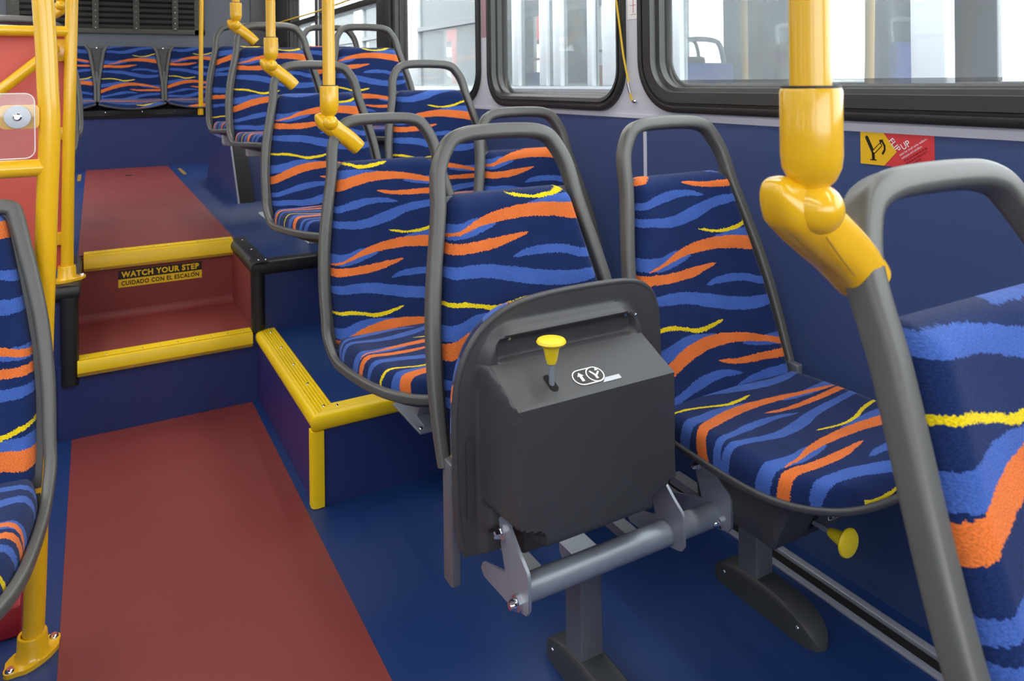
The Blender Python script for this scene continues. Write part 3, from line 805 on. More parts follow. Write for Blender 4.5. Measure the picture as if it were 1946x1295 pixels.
def pan_shell():
    """shallow dished plastic shell under the cushion"""
    nu, nv = 16, 20; mb = MB(); V = []
    for j in range(nv + 1):
        a = .440 * j / nv; w = max(pan_half(a) + .008, .02)
        for i in range(nu + 1):
            c = -1 + 2 * i / nu; ed = min((1 - abs(c)) * w, .445 - a)
            V.append((c * w, -.195 - a, .424 - .022 * min(1, ed / .05) ** .6))
    W = nu + 1
    mb.add(V, [(j * W + i, j * W + i + 1, (j + 1) * W + i + 1, (j + 1) * W + i) for j in range(nv) for i in range(nu)], True)
    V2 = [(x, y, .430) for x, y, z in V]
    n = len(V); mb.add(V2, [(j * W + i, (j + 1) * W + i, (j + 1) * W + i + 1, j * W + i + 1) for j in range(nv) for i in range(nu)], True)
    ring = list(range(W)) + [W * j + nu for j in range(1, nv + 1)] + [W * nv + i for i in range(nu - 1, -1, -1)] + [W * j for j in range(nv - 1, 0, -1)]
    for k in range(len(ring)):
        p, q = ring[k], ring[(k + 1) % len(ring)]; mb.f.append((p, q, q + n, p + n)); mb.sm.append(True)
    return mb
def pan_rim():
    r = rim_path(); r = [(r[0][0] - .01, -.195, .432)] + [(x, y, min(z, .438)) for x, y, z in r[1:]]
    full = [(0, -.192, .430), (.12, -.192, .430)] + r + [(-x, y, z) for x, y, z in reversed(r[:-1])] + [(-.12, -.192, .430)]
    p = catmull(full, 4, True)
    return MB().sweep(p, SECT_R, [(0, 0, 1)] * len(p), closed=True)

_cache = {}
def cached(key, fn):
    if key not in _cache: _cache[key] = fn()
    return _cache[key]
def asmesh(mb, name, m):
    me = mb.mesh(name); me.materials.append(MT[m]); return me
def setpat(o, pat): o['cloth_u'] = float(pat[0]); o['cloth_v'] = float(pat[1])

def add_back(root, s, pat, handle=True, fixed=True):
    if fixed: obj('seat_frame', cached(('ff', s, handle), lambda: asmesh(fixed_frame(s, handle), 'seat_frame', 'frame')), None, root)
    else: obj('back_frame', cached(('bf', s, handle), lambda: asmesh(back_frame(s, handle), 'back_frame', 'frame')), None, root)
    zt = .958 if handle else .955
    o = obj('back_cushion', cached(('bc', s, handle), lambda: back_cushion(s, zt)), None, root); setpat(o, pat)
    obj('back_shell', cached(('bs', s, handle), lambda: asmesh(back_shell(s, zt - .003), 'back_shell', 'shell')), None, root)
def add_pan(root, pat, rim=True):
    o = obj('seat_cushion', cached('sc', seat_cushion), None, root); setpat(o, pat)
    obj('seat_shell', cached('ps', lambda: asmesh(pan_shell(), 'seat_shell', 'shell')), None, root)
    if rim: obj('seat_rim', cached('pr', lambda: asmesh(pan_rim(), 'seat_rim', 'shell')), None, root)

def fixed_seat(x, y, dz, s, pat, label, group=None, rz=0):
    r = empty('bus_seat', (x, y, dz), rz); tag(r, label, 'bus seat', group)
    add_back(r, s, pat); add_pan(r, pat, rim=False)
    return r

# ---- underside box, slot, knob and pictogram of a flip-up seat; built in the seat-down position
def under_box():
    """grey moulded underside: flange, swelling, scoop and box; height h below the rim plane (down)"""
    mb = MB()
    nx, na = 60, 84
    hx = .241; V = []
    def sm(t): t = max(0, min(1, t)); return t * t * (3 - 2 * t)
    def sdrr(x, a, x0, x1, a0, a1, r):
        qx = abs(x - (x0 + x1) / 2) - (x1 - x0) / 2 + r; qa = abs(a - (a0 + a1) / 2) - (a1 - a0) / 2 + r
        return math.hypot(max(qx, 0), max(qa, 0)) + min(max(qx, qa), 0) - r
    def depth(x, a):
        # a: 0 rear .. .44 front ; returns depth below the rim plane
        d = .021 * sm(-sdrr(x, a, -.196, .186, -.2, .413, .075) / .018)
        d -= .017 * sm(-sdrr(x, a, -.168, .160, .338, .392, .020) / .013) * sm((a - .345) / .004)
        bx = sm(((.191 if x < 0 else .180) - .055 * sm((.10 - a) / .03) - abs(x)) / .012)
        t = max(0, min(1, (.345 - a) / .047)); r_ = .08
        ledge = t if t < 1 - r_ else 1 - r_ + (t - 1 + r_) * .6
        d += bx * .104 * ledge
        return d * (.35 + .65 * sm((a - .035) / .02))
    A0, A1 = .0, .447
    xs = sorted(set([hx * (-1 + 2 * i / nx) for i in range(nx + 1)] + [sg * v for sg in (-1, 1) for v in (.123, .126, .129, .132, .135, .168, .172, .176, .180, .184, .188, .192)]))
    as_ = sorted(set([A0 + (A1 - A0) * i / na for i in range(na + 1)] + [.296, .298, .300, .302, .343, .345, .347, .349, .4485, .4495, .08, .09, .045]))
    for a in as_:
        w = max(pan_half(min(a, .446)) + .016, .03)
        for x in xs:
            w = max(pan_half(a, x) + .005, .03)
            xx = x / hx * w
            V.append((xx, -.195 - a, .424 - depth(xx, a)))
    W = len(xs); mb.add(V, [(j * W + i, j * W + i + 1, (j + 1) * W + i + 1, (j + 1) * W + i) for j in range(len(as_) - 1) for i in range(W - 1)], True)
    return mb

# rectangular-fronted outline for the flip pans: wide front with rounded corners
PAN_FIX = PAN
PANF = ([(0.0, .222), (.06, .232), (.2, .238), (.28, .236), (.33, .228), (.37, .210), (.40, .186), (.423, .154), (.438, .115), (.446, .07), (.450, 0.0)],
        [(0.0, .222), (.06, .230), (.2, .234), (.30, .234), (.37, .231), (.405, .222), (.425, .207), (.438, .186), (.446, .155), (.4495, .10), (.450, 0.0)])
def flip_assembly(root, pat, sticker=True):
    """seat half that hinges: returns list of created parts (in seat-down position)"""
    parts = []
    global PAN
    keep = PAN; PAN = PANF
    o = obj('seat_cushion', cached('scf', seat_cushion), None, root); setpat(o, pat); parts.append(o)
    def rimf():
        r = [(w, -.195 - a, .430) for a, w in PANF[1][1:]]; l = [(-w, -.195 - a, .430) for a, w in PANF[0][1:-1]]
        full = [(0, -.195, .430), (.12, -.195, .430), (.212, -.20, .430)] + r + l[::-1] + [(-.212, -.20, .430), (-.12, -.195, .430)]
        p = catmull(full, 4, True)
        return asmesh(MB().sweep(p, rrect(.012, .014, .005, 4), [(0, 0, 1)] * len(p), closed=True), 'seat_rim', 'shell')
    parts.append(obj('seat_rim', cached('prf', rimf), None, root))
    b = obj('underside_housing', cached('ub', lambda: asmesh(under_box(), 'underside_housing', 'shell')), None, root); parts.append(b)
    PAN = keep
    # side flange grooves: slim strips, their recess shade put in as darker grey
    for sg in (-1, 1):
        g = [(a, c) for a, c in rrect(.15, .014, .006, 5)]
        parts.append(MB().prism(g, lambda a, c, d: (sg * .213 + c, -.195 - .14 + a, d), .4185, .4241, False).build('flange_groove_shade', 'foot', b) and None)
    # slot, stem and knob at the front end of the box (aisle half); the ledge plane rises .9 per .43 forward
    kx = -.088
    def ledge(u, w, off=.0):   # u along x, w up the slope (0 at box edge), off outward
        return (u, -.195 - (.298 + w * .412 + off * .911), .424 - .124 + w * .911 - off * .412)
    sp = [ledge(kx + a, .045 + c, o_) for o_ in (.0012,) for a, c in rrect(.017, .040, .008, 4)]
    mb = MB(); mb.add(sp, [tuple(range(len(sp)))]); mb.build('slot', 'void', b)
    kq = ledge(kx, .042); zk = kq[2]
    st_ = MB().cyl((kx, kq[1] + .02, zk), (kx, kq[1] - .045, zk), .005, 14).build('pull_stem', 'steel', root); parts.append(st_)
    kp = [(0, .046), (.016, .0455), (.0250, .043), (.0272, .039), (.0255, .036), (.0150, .030), (.0105, .008), (.008, 0), (0, 0)]
    kb = MB().lathe(kp, Matrix.Translation((kx, kq[1] - .038, zk)) @ Matrix.Rotation(math.pi / 2, 4, 'X'), 28).build('pull_knob', 'knob', st_)
    # pictogram on the ledge: plane through the sloping face
    def fl(pts, off, m, name):
        mb = MB(); mb.add([ledge(u, w, off) for u, w in pts], [tuple(range(len(pts)))]); mb.build(name, m, b)
    if sticker:
        cx, cw = -.010, .040
        def pill(r, half, n=10):
            return [(cx - half + r * math.cos(math.radians(90 + 180 * k / n)), cw + r * math.sin(math.radians(90 + 180 * k / n))) for k in range(n + 1)] + \
                   [(cx + half + r * math.cos(math.radians(-90 + 180 * k / n)), cw + r * math.sin(math.radians(-90 + 180 * k / n))) for k in range(n + 1)]
        fl(pill(.0185, .015), .0016, 'st_wht', 'pictogram'); fl(pill(.0160, .015), .0020, 'st_blk', 'pictogram')
        ring = lambda r: [(cx + .015 + r * math.cos(math.radians(20 * k)), cw + r * math.sin(math.radians(20 * k))) for k in range(18)]
        fl(ring(.0185), .0022, 'st_wht', 'pictogram'); fl(ring(.0160), .0024, 'st_blk', 'pictogram')
        fl([(cx - .019, cw - .010), (cx - .013, cw - .010), (cx - .013, cw + .002), (cx - .009, cw + .002), (cx - .016, cw + .011), (cx - .023, cw + .002), (cx - .019, cw + .002)], .0027, 'st_wht', 'pictogram')
        fl([(cx + .006, cw + .008), (cx + .009, cw + .010), (cx + .017, cw - .003), (cx + .017, cw - .011), (cx + .012, cw - .011), (cx + .012, cw - .003)], .0027, 'st_wht', 'pictogram')
        fl([(cx + .016, cw - .001), (cx + .018, cw - .004), (cx + .026, cw + .003), (cx + .024, cw + .006)], .0027, 'st_wht', 'pictogram')
        fl([(cx + .019, cw + .007), (cx + .027, cw + .008), (cx + .022, cw + .014)], .0027, 'st_wht', 'pictogram')
        fl([(cx + .02, cw - .022), (cx + .062, cw - .022), (cx + .062, cw - .012), (cx + .03, cw - .012)], .0014, 'bracket', 'pictogram')
    for sx_, a in ((-.165, .375), (-.135, .385), (.135, .385), (.162, .38)):
        q = Vector((0, 0, -1)); o = bpy.data.objects.new('screw', SCREW); COL.objects.link(o); o.parent = b; o.location = (sx_, -.195 - a, .410); o.rotation_euler = (math.pi, 0, 0); o.scale = (.8,) * 3
    return [p for p in parts if p]

def flip_up(parts, pivot=(0, -.262, .338), a_piv=-.02):
    """swing the seat half up: forward becomes up, underside faces forward"""
    # seat-down point (x, -.195-a, z) -> (x, ypiv + (z-.43), zpiv + a)
    T = Matrix(((1, 0, 0, 0), (0, 0, 1, pivot[1] - .43), (0, -1, 0, pivot[2] - .195), (0, 0, 0, 1)))
    for o in parts: o.matrix_local = T @ o.matrix_basis

# row A: the flip-up pair on the lower floor
YA = 1.49
PA1, PA2 = (-.024, .127), (0, 0)
s1 = empty('bus_seat', (.80, YA, 0)); tag(s1, 'aisle bus seat with its cushion flipped up, dark underside and yellow pull knob showing', 'bus seat', 'flip-up seat pair')
add_back(s1, 1, PA1, True, False); P1 = flip_assembly(s1, (.02, .06)); flip_up(P1)
s2 = empty('bus_seat', (1.295, YA, 0)); tag(s2, 'window-side flip seat folded down beside the blue wall, yellow knob under its front edge', 'bus seat', 'flip-up seat pair')
add_back(s2, 1, PA2, True, False); flip_assembly(s2, (-.02, .168))

# pedestal of the flip pair
pd = empty('seat_pedestal', (1.05, 1.2, 0)); tag(pd, 'grey steel seat pedestal with cross tube and two arched feet', 'seat stand')
BY, BZ = 1.145, .300
child(MB().tube([(.642, BY, BZ), (1.50, BY, BZ)], .0235, 24, refs=(0, 0, 1)), 'cross_tube', 'steel', pd)
for px in (.842, 1.322):
    child(MB().box(px - .026, px + .026, 1.205, 1.262, .03, .262, .004), 'post', 'post', pd)
    child(MB().prism([(1.19, .265), (1.275, .265), (1.275, .25), (1.262, .235), (1.205, .235)], lambda a, b, d: (d, a, b), px - .03, px + .03), 'saddle', 'steel', pd)
    V = []; n = 24; K = 11
    for i in range(n + 1):
        q = -math.cos(math.pi * i / n); yy = 1.198 + .152 * q
        w = .033 * (1 - abs(q) ** 9) ** .5 + .0005; h = .066 * (1 - abs(q) ** 3.0) ** .62 + .0005
        for (cx_, cz) in ((-1, 0), (-1, .55), (-.985, .80), (-.94, .92), (-.8, .985), (0, 1), (.8, .985), (.94, .92), (.985, .80), (1, .55), (1, 0)):
            V.append((px + cx_ * w, yy, cz * h))
    ft = MB(); ft.add(V, [(i * K + c, i * K + c + 1, (i + 1) * K + c + 1, (i + 1) * K + c) for i in range(n) for c in range(K - 1)], True)
    child(ft, 'foot', 'foot', pd)
    for yy in (1.09, 1.30): screw(pd, (px - .033, yy, .032), (-1, 0, 0), .9)
plate = [(1.200, .404), (1.186, .416), (1.166, .410), (1.124, .376), (1.100, .360), (1.096, .350), (1.096, .296), (1.104, .284), (1.118, .280), (1.17, .268), (1.262, .262), (1.275, .272), (1.268, .286), (1.178, .318), (1.194, .362)]
for k, px in enumerate((.638, .985, 1.110, 1.475)):
    hp = child(MB().prism(plate, lambda a, b, d: (d, a, b), px - .003, px + .003), 'hinge_plate', 'steel', pd)
    sg = -1 if k % 2 == 0 else 1
    for (yy, zz, rr) in ((1.184, .386, .010), (1.128, .294, .011)):
        sub(child(MB().lathe([(0, .022), (rr * .6, .020), (rr * .9, .012), (rr * .9, .008), (rr * 1.25, .007), (rr * 1.25, 0)], Matrix.Translation((px + sg * .003, yy, zz)) @ Matrix.Rotation(sg * math.pi / 2, 4, 'Y'), 6 if zz > .35 else 16), 'bolt', 'chrome', pd), hp)
child(MB().prism([(1.185, .36), (1.215, .36), (1.222, .405), (1.205, .42), (1.185, .41)], lambda a, b, d: (d, a, b), .642, .655), 'bush', 'felt', pd)
for px in (.72, .95, 1.18, 1.40):
    child(MB().box(px - .015, px + .015, 1.20, 1.345, .255, .275), 'back_arm', 'post', pd)
for px in (.578, 1.02, 1.075, 1.515):
    child(MB().box(px - .010, px + .010, 1.262, 1.300, .26, .49, .004), 'back_upright', 'post', pd)

# row B on the yellow-edged platform
sB1 = fixed_seat(.785, 2.24, .022, .967, (-.034, -.089), 'aisle bus seat on the yellow-edged platform, yellow grab pole clamped to its handle', 'fixed bus seats')
sB2 = fixed_seat(1.278, 2.24, .027, .967, (-.032, .139), 'window-side bus seat on the yellow-edged platform, behind the flip-up seat', 'fixed bus seats')
sC1 = fixed_seat(.785, 3.06, .258, .892, (-.008, .048), 'aisle bus seat just behind the black-edged upper floor, yellow grab pole clamped to it', 'fixed bus seats')
sC2 = fixed_seat(1.278, 3.06, .263, .892, (-.04, .012), 'window-side bus seat level with the black-edged upper floor', 'fixed bus seats')
sD1 = fixed_seat(.78, 3.88, .50, .855, (-.014, .05), 'aisle bus seat in front of the blue housing, third yellow grab pole', 'fixed bus seats')
sD2 = fixed_seat(1.272, 3.88, .505, .855, (-.05, .05), 'window-side bus seat in front of the dark window post', 'fixed bus seats')
sE1 = fixed_seat(.78, 4.60, .52, .895, (.06, -.12), 'rearmost aisle bus seat standing over the blue housing', 'fixed bus seats')
sE2 = fixed_seat(1.272, 4.60, .525, .895, (0, .18), 'rearmost window-side bus seat over the blue housing', 'fixed bus seats')
# row 0: nearest seat on the right
s0 = fixed_seat(.812, .50, 0, 1.0, (.005, .258), 'nearest bus seat at the right edge, grey handle held by thick yellow pole', 'fixed bus seats')
s0.rotation_euler.x = -.12; s0.location.y -= .130; s0.location.z += .007
# left side
sLD = fixed_seat(-.30, 3.90, .50, .855, (0, .1), 'left-side bus seat just behind the red partition', 'fixed bus seats')
sLE = fixed_seat(-.29, 4.70, .52, .895, (.03, .2), 'left-side bus seat further back behind the red partition', 'fixed bus seats')
sl0 = empty('bus_seat', (-.311, 1.885, -.008)); tag(sl0, 'handle-less bus seat at the left edge in front of yellow pole', 'bus seat')
add_back(sl0, 1, (.02, .135), False, True); add_pan(sl0, (.02, .10), rim=False)

# small pedestals of the fixed seats
def pedestal(name, label, x, y, z0, z1, m='bracket'):
    r = empty(name, (x, y, z0)); tag(r, label, 'seat stand')
    child(MB().prism([(y - .20, z1), (y + .06, z1), (y + .04, z1 - .03), (y, z0 + .02), (y + .05, z0 + .012), (y + .05, z0), (y - .12, z0), (y - .12, z0 + .012), (y - .07, z0 + .02), (y - .13, z1 - .03)], lambda a, b, d: (d, a, b), x - .03, x + .03), 'leg', m, r)
    child(MB().box(x - .05, x + .05, y - .14, y + .07, z0, z0 + .008, .002), 'base_plate', m, r)
    for dx in (-.04, .04): screw(r, (x + dx, y - .12, z0 + .008), (0, 0, 1), 1.4)
    return r
pedestal('seat_pedestal', 'low bracket under the aisle seat on the yellow-edged platform', .80, 2.0, ZP, .405, 'steel')
pedestal('seat_pedestal', 'low bracket under the window-side seat on the yellow-edged platform', 1.27, 2.0, ZP, .405, 'steel')
pC = empty('seat_pedestal', (.84, 3.2, ZU)); tag(pC, 'pale wedge bracket under aisle seat on the black-edged upper floor', 'seat stand')
child(MB().prism([(2.98, .632), (3.30, .632), (3.42, ZU), (3.19, ZU), (3.19, .60)], lambda a, b, d: (d, a, b), .79, .85), 'wedge', 'bracket', pC)
child(MB().box(.78, 1.32, 2.96, 3.00, .615, .64, .003), 'cross_bar', 'bracket', pC)
pD = empty('seat_pedestal', (.87, 4.2, ZU)); tag(pD, 'white bracket and curved leg under the third aisle seat', 'seat stand')
child(MB().box(.62, 1.40, 3.62, 3.68, .86, .90, .008), 'cross_bar', 'bracket', pD)
child(MB().sweep([(.83, 3.65, .87), (.825, 3.72, .75), (.83, 3.84, .62), (.84, 3.98, ZU + .01)], rrect(.03, .05, .006), (1, 0, 0)), 'leg', 'bracket', pD)
child(MB().box(.745, .86, 3.90, 4.06, ZU, ZU + .01, .002), 'base_plate', 'bracket', pD)
for p in ((.765, 3.95), (.79, 3.94)): child(MB().lathe([(0, .02), (.008, .018), (.009, .01), (.014, .008), (.014, 0)], Matrix.Translation((p[0], p[1], ZU + .01)), 8), 'bolt', 'chrome', pD)
pE = empty('seat_pedestal', (.8, 4.55, .8)); tag(pE, 'white round-ended bar under the rearmost aisle seat', 'seat stand')
child(MB().box(.62, 1.40, 4.36, 4.44, .855, .925, .02), 'cross_bar', 'bracket', pE)
pL = pedestal('seat_pedestal', 'bracket under the left-side seat behind red partition', -.32, 3.72, ZU, .905, 'bracket')
pL2 = pedestal('seat_pedestal', 'bracket under the further left-side seat', -.32, 4.5, ZU, .925, 'bracket')
p0 = pedestal('seat_pedestal', 'steel leg under the nearest right seat', .82, .2, 0, .405, 'post')
pl0 = pedestal('seat_pedestal', 'steel leg under the handle-less left seat', -.36, 1.62, 0, .405, 'post')

# ---- rear bench: skirt and five moulded seats
bs = empty('rear_bench', (.28, YB, .935)); tag(bs, 'black moulded skirt of the rear bench', 'bench')
sk = [(YB - .015, .932), (YB - .022, .955), (YB - .010, .968), (YB - .012, .995), (YB + .10, 1.0), (YRW - .005, 1.0), (YRW - .005, .932)]
child(MB().prism(sk, lambda a, b, d: (d, a, b), XL, XW - .02), 'skirt', 'dark', bs)
for x in (-.2, .08, .35, .6, .9): screw(bs, (x, YB - .012, .98), (0, -1, 0), 1.2)
def rear_seat(xc, pat, label):
    r = empty('bus_seat', (xc, YRW - .05, 0)); tag(r, label, 'bus seat', 'rear bench seats')
    h0, h1, zb, zt = .243, .172, 1.06, 1.54
    nu, nv = 20, 24; V = []; UV = []; mb = MB()
    def half(t):   # t 0 bottom..1 top
        return .236 - .05 * max(0, (t - .25) / .75) ** 1.3 - (.02 if t > .985 else 0)
    for j in range(nv + 1):
        t = (1 - math.cos(math.pi * j / nv)) / 2; z = zb + (zt - zb) * t; w = half(t)
        for i in range(nu + 1):
            a = -math.cos(math.pi * i / nu); ed = min((1 - abs(a)) * w, zt - z)
            th = .03 * math.sqrt(max(0, 1 - (1 - min(1, ed / .02)) ** 2))
            V.append((a * w, -.12 + .10 * t - th, z)); UV.append((a * w, z - .58))
    W = nu + 1; mb.add(V, [(j * W + i, j * W + i + 1, (j + 1) * W + i + 1, (j + 1) * W + i) for j in range(nv) for i in range(nu)])
    o = obj('back_cushion', uvmesh(mb, 'back_cushion', UV), None, r); setpat(o, pat)
    # seat cushion
    V = []; UV = []; mb = MB(); yf = YB - (YRW - .05)
    for j in range(17):
        b = j / 16; y = -.13 + (yf - .04 + .13) * b
        for i in range(nu + 1):
            a = -math.cos(math.pi * i / nu); w = .247
            fr_ = 1 - .0 * b
            yy = -.13 + (y + .13) * (1 - .10 * abs(a) ** 3)
            ed = min((1 - abs(a)) * w, (1 - b) * .43)
            z = 1.056 - .052 * b * b * (1 - .8 * a * a) + .026 * math.sqrt(max(0, 1 - (1 - min(1, ed / .03)) ** 2))
            V.append((a * w, yy, z)); UV.append((a * w, .45 - b * .42))
    mb.add(V, [(j * W + i, (j + 1) * W + i, (j + 1) * W + i + 1, j * W + i + 1) for j in range(16) for i in range(nu)])
    o = obj('seat_cushion', uvmesh(mb, 'seat_cushion', UV), None, r); setpat(o, pat)
    rp = [(.247 * a, -.13 + (yf - .045 + .13) * (1 - .10 * abs(a) ** 3), 1.056 - .052 * (1 - .8 * a * a)) for a in [(-1 + k / 10) for k in range(21)]]
    obj('seat_rim', asmesh(MB().tube(rp, .008, 8, refs=(0, 0, 1)), 'seat_rim', 'shell'), None, r)
    for sg in (-1, 1):
        pts = [(sg * (half(t) + .010), -.12 + .10 * t - .016, zb + (zt - zb) * t) for t in [k / 12 for k in range(13)]]
        obj('side_trim', asmesh(MB().sweep(pts, rrect(.026, .03, .01, 3), (0, -1, 0)), 'side_trim', 'frame'), None, r)
    return r
RP = .517
labs = ['leftmost rear bench seat, mostly hidden', 'rear bench seat left of the centre one', 'centre seat of the rear bench facing the aisle', 'rear bench seat right of the centre one, behind yellow pole', 'rightmost rear bench seat by the window']
for k in range(5):
    rear_seat(.283 + (k - 2) * RP, [(0, .1), (.05, -.14), (.0, .055 + .0), (-.03, .075), (.02, 0)][k], labs[k])
for k in range(4):
    x = .283 + (k - 1.5) * RP
    r = empty('seat_divider', (x, YRW - .08, 1.3)); tag(r, 'grey triangular divider between rear seats, ' + ['left outer', 'left of centre', 'right of centre', 'right outer'][k], 'divider', 'rear seat dividers')
    child(MB().prism([(-.062, 1.53), (.062, 1.53), (.012, 1.30), (-.012, 1.30)], lambda a, b, d: (x + a, d - (1.53 - b) * .2, b), YRW - .075, YRW - .06), 'insert', 'shell', r)
    child(MB().box(x - .075, x + .075, YRW - .08, YRW - .05, 1.515, 1.535, .004), 'cap', 'frame', r)
    child(MB().box(x - .012, x + .012, YRW - .16, YRW - .10, 1.07, 1.32, .004), 'post', 'frame', r)
    screw(r, (x, YRW - .082, 1.526), (0, -1, 0), 1.4)

# ------------------------------------------------------------------ yellow grab poles clamped to seat handles
def pole_mesh(z0, z1):
    return asmesh(MB().lathe([(.0185, z0), (.0185, z1)], seg=32), 'pole', 'yellow')
def grab_pole(x, y, zj, label, sg=1, dirx=1, coff=.012, group='grab poles clamped to seats', rz=0):
    r = empty('grab_pole', (x, y, zj), rz); tag(r, label, 'grab pole', group)
    obj('pole', cached(('pole', round(zj, 3)), lambda: pole_mesh(.09, 2.3 - zj)), None, r)
    obj('sleeve', cached('sleeve', lambda: asmesh(MB().lathe([(.021, .106), (.0265, .106), (.0275, .103), (.0275, .045), (.026, .033), (.021, .022), (.015, .016), (.0135, .012), (.0135, .0)], seg=32), 'sleeve', 'yellow')), None, r)
    obj('seal_ring', cached('ring', lambda: asmesh(MB().lathe([(.0200, .108), (.0262, .1085), (.0262, .104), (.0200, .104)], seg=32), 'seal_ring', 'dark')), None, r)
    obj('ball', cached('ball', lambda: asmesh(MB().lathe([(.0, -.024)] + [(.0235 * math.sin(a), -.0235 * math.cos(a)) for a in [math.pi * k / 14 for k in range(1, 14)]] + [(0, .0235)], seg=28), 'ball', 'yellow')), None, r, (0, coff - .020, -.004))
    def clamp():
        path = [(-.033, 0, .016), (-.030, 0, .006), (-.016, 0, -.010), (.006, 0, -.026), (.030, 0, -.044), (.054, 0, -.062), (.076, 0, -.082), (.086, 0, -.092), (.088, 0, -.094)]
        sc = [.30, .60, .90, .98, .97, .94, .90, .87, .84]
        cpth = catmull(path, 4); cs = [float(lerp_tab([(i * 4, v) for i, v in enumerate(sc)], k)) for k in range(len(cpth))]
        e = [(p, q) for p, q in rrect(.054, .060, .021, 6)]
        return asmesh(MB().sweep(cpth, e, (0, 1, 0), scale=cs), 'clamp', 'yellow')
    c = obj('clamp', cached('clamp', clamp), None, r, (.004, coff, .008)); c.scale = (dirx, 1, 1)
    def seam():
        pts = [(-.004, -.0185, -.0275), (.014, -.0185, -.047), (.036, -.0175, -.068)]
        return asmesh(MB().tube(pts, .0010, 6, refs=(0, 1, 0)), 'clamp_seam', 'gold')
    c = obj('clamp_seam', cached('seam', seam), None, r); c.scale = (dirx, 1, 1)
    return r
grab_pole(.574, .463, 1.084, coff=.014, label='thick yellow grab pole clamped to the nearest seat at right')
grab_pole(.615, 2.217, 1.085, 'yellow grab pole clamped to the platform aisle seat')
grab_pole(.612, 3.034, 1.275, 'yellow grab pole clamped to the aisle seat on the black-edged floor')
grab_pole(.612, 3.852, 1.492, 'yellow grab pole with only its joint showing, clamped to the third aisle seat')
grab_pole(-.125, 3.864, 1.56, 'yellow grab pole joint on left seat handle behind the thin yellow post', dirx=-1)
rp = empty('grab_pole', (.80, YB - .02, .96)); tag(rp, 'slim yellow pole standing on the rear bench edge', 'grab pole')
child(MB().cyl((.80, YB - .02, 1.0), (.82, YB - .02, 2.3), .0185, 24), 'pole', 'yellow', rp)
child(MB().cyl((.798, YB - .02, .94), (.80, YB - .02, 1.03), .0235, 24), 'foot_sleeve', 'yellow', rp)

# ------------------------------------------------------------------ left guard pole with rail and clear panel
def flange(par, x, y, z, name='base_flange', m='yellow', ang=0):
    mb = MB(); c, s = math.cos(ang), math.sin(ang)
    oval = []
    for k in range(28):
        a = 2 * math.pi * k / 28; rx = .060 if abs(math.cos(a)) > .86 else .060
        px, py = .062 * math.cos(a), .036 * math.sin(a)
        if abs(math.cos(a)) > .75: py *= .75
        oval.append((px, py))
    mb.prism(oval, lambda a, b, d: (x + a * c - b * s, y + a * s + b * c, z + d), 0, .009)
    o = child(mb, name, m, par)
    sub(child(MB().lathe([(.034, .008), (.029, .014), (.0275, .05), (.0265, .052), (.021, .052), (.021, .02)], Matrix.Translation((x, y, z)), 30), 'base_collar', m, par), o)
    for sg in (-1, 1):
        bx, by = sg * .050, 0
        sub(child(MB().lathe([(0, .006), (.006, .006), (.008, .004), (.0095, .001), (.0095, 0)], Matrix.Translation((x + bx * c, y + bx * s, z + .009)), 14), 'bolt', 'chrome', par), o)
gp = empty('guard_rail', (-.12, 1.86, 0)); tag(gp, 'tall yellow guard pole with side rail and clear panel at left', 'guard rail')
gpath = [(-.124, 1.865, .012), (-.116, 1.865, .20), (-.104, 1.865, .55), (-.090, 1.865, .92), (-.083, 1.865, 1.10), (-.085, 1.865, 1.20), (-.092, 1.865, 1.38), (-.12, 1.865, 1.8), (-.17, 1.865, 2.3)]
child(MB().tube(catmull(gpath, 5), .0205, 28, refs=(0, 1, 0)), 'pole', 'yellow', gp)
flange(gp, -.124, 1.865, 0, ang=math.radians(42))
child(MB().cyl((-.085, 1.865, 1.028), (XL, 1.865, 1.028), .0185, 24), 'rail', 'yellow', gp)
panel = [( -.108 - .5 + a, 1.118 + b) for a, b in rrect(1.0, .135, .018, 5)]
cpn = child(MB().prism(panel, lambda a, b, d: (a, d, b), 1.845, 1.850), 'clear_panel', 'clear', gp)
edge = [(a, 1.8475, b) for a, b in panel]
sub(child(MB().sweep(edge, rrect(.0022, .0056, .0004, 1), (0, 1, 0), closed=True), 'panel_edge', 'clear_edge', gp), cpn)
tb = [(-.135 + a, 1.137 + b) for a, b in rrect(.07, .05, .01, 4)]
child(MB().prism(tb, lambda a, b, d: (a, d, b), 1.851, 1.857), 'tab', 'yellow', gp)
child(MB().lathe([(0, .006), (.018, .005), (.0235, .003), (.024, 0)], Matrix.Translation((-.138, 1.845, 1.137)) @ Matrix.Rotation(math.pi / 2, 4, 'X'), 32), 'washer', 'bracket', gp)
child(MB().lathe([(0, .011), (.005, .011), (.008, .008), (.008, .005)], Matrix.Translation((-.138, 1.845, 1.137)) @ Matrix.Rotation(math.pi / 2, 4, 'X'), 16), 'bolt', 'chrome', gp)

# red partition with thin yellow post
pt = empty('red_partition', (-.5, 3.03, ZU)); tag(pt, 'red partition panel in a yellow tube frame at left', 'partition')
child(MB().box(XL, -.088, 3.045, 3.060, .56, 1.385, .003), 'panel', 'panel_red', pt)
child(MB().tube([(-.088, 3.02, ZU + .006), (-.078, 3.02, 1.0), (-.063, 3.02, 1.5), (-.05, 3.02, 2.0), (-.045, 3.02, 2.3)], .0195, 24, refs=(0, 1, 0)), 'post', 'yellow', pt)
flange(pt, -.088, 3.02, ZU + .006, ang=math.radians(25))
child(MB().cyl((-.07, 3.02, 1.390), (XL, 3.02, 1.385), .0185, 20), 'top_rail', 'yellow', pt)
child(MB().cyl((-.11, 2.995, 1.335), (-.85, 2.995, .66), .0185, 20), 'brace', 'yellow', pt)
child(MB().box(-.15, -.075, 3.03, 3.045, 1.285, 1.365, .004), 'bracket', 'yellow', pt)
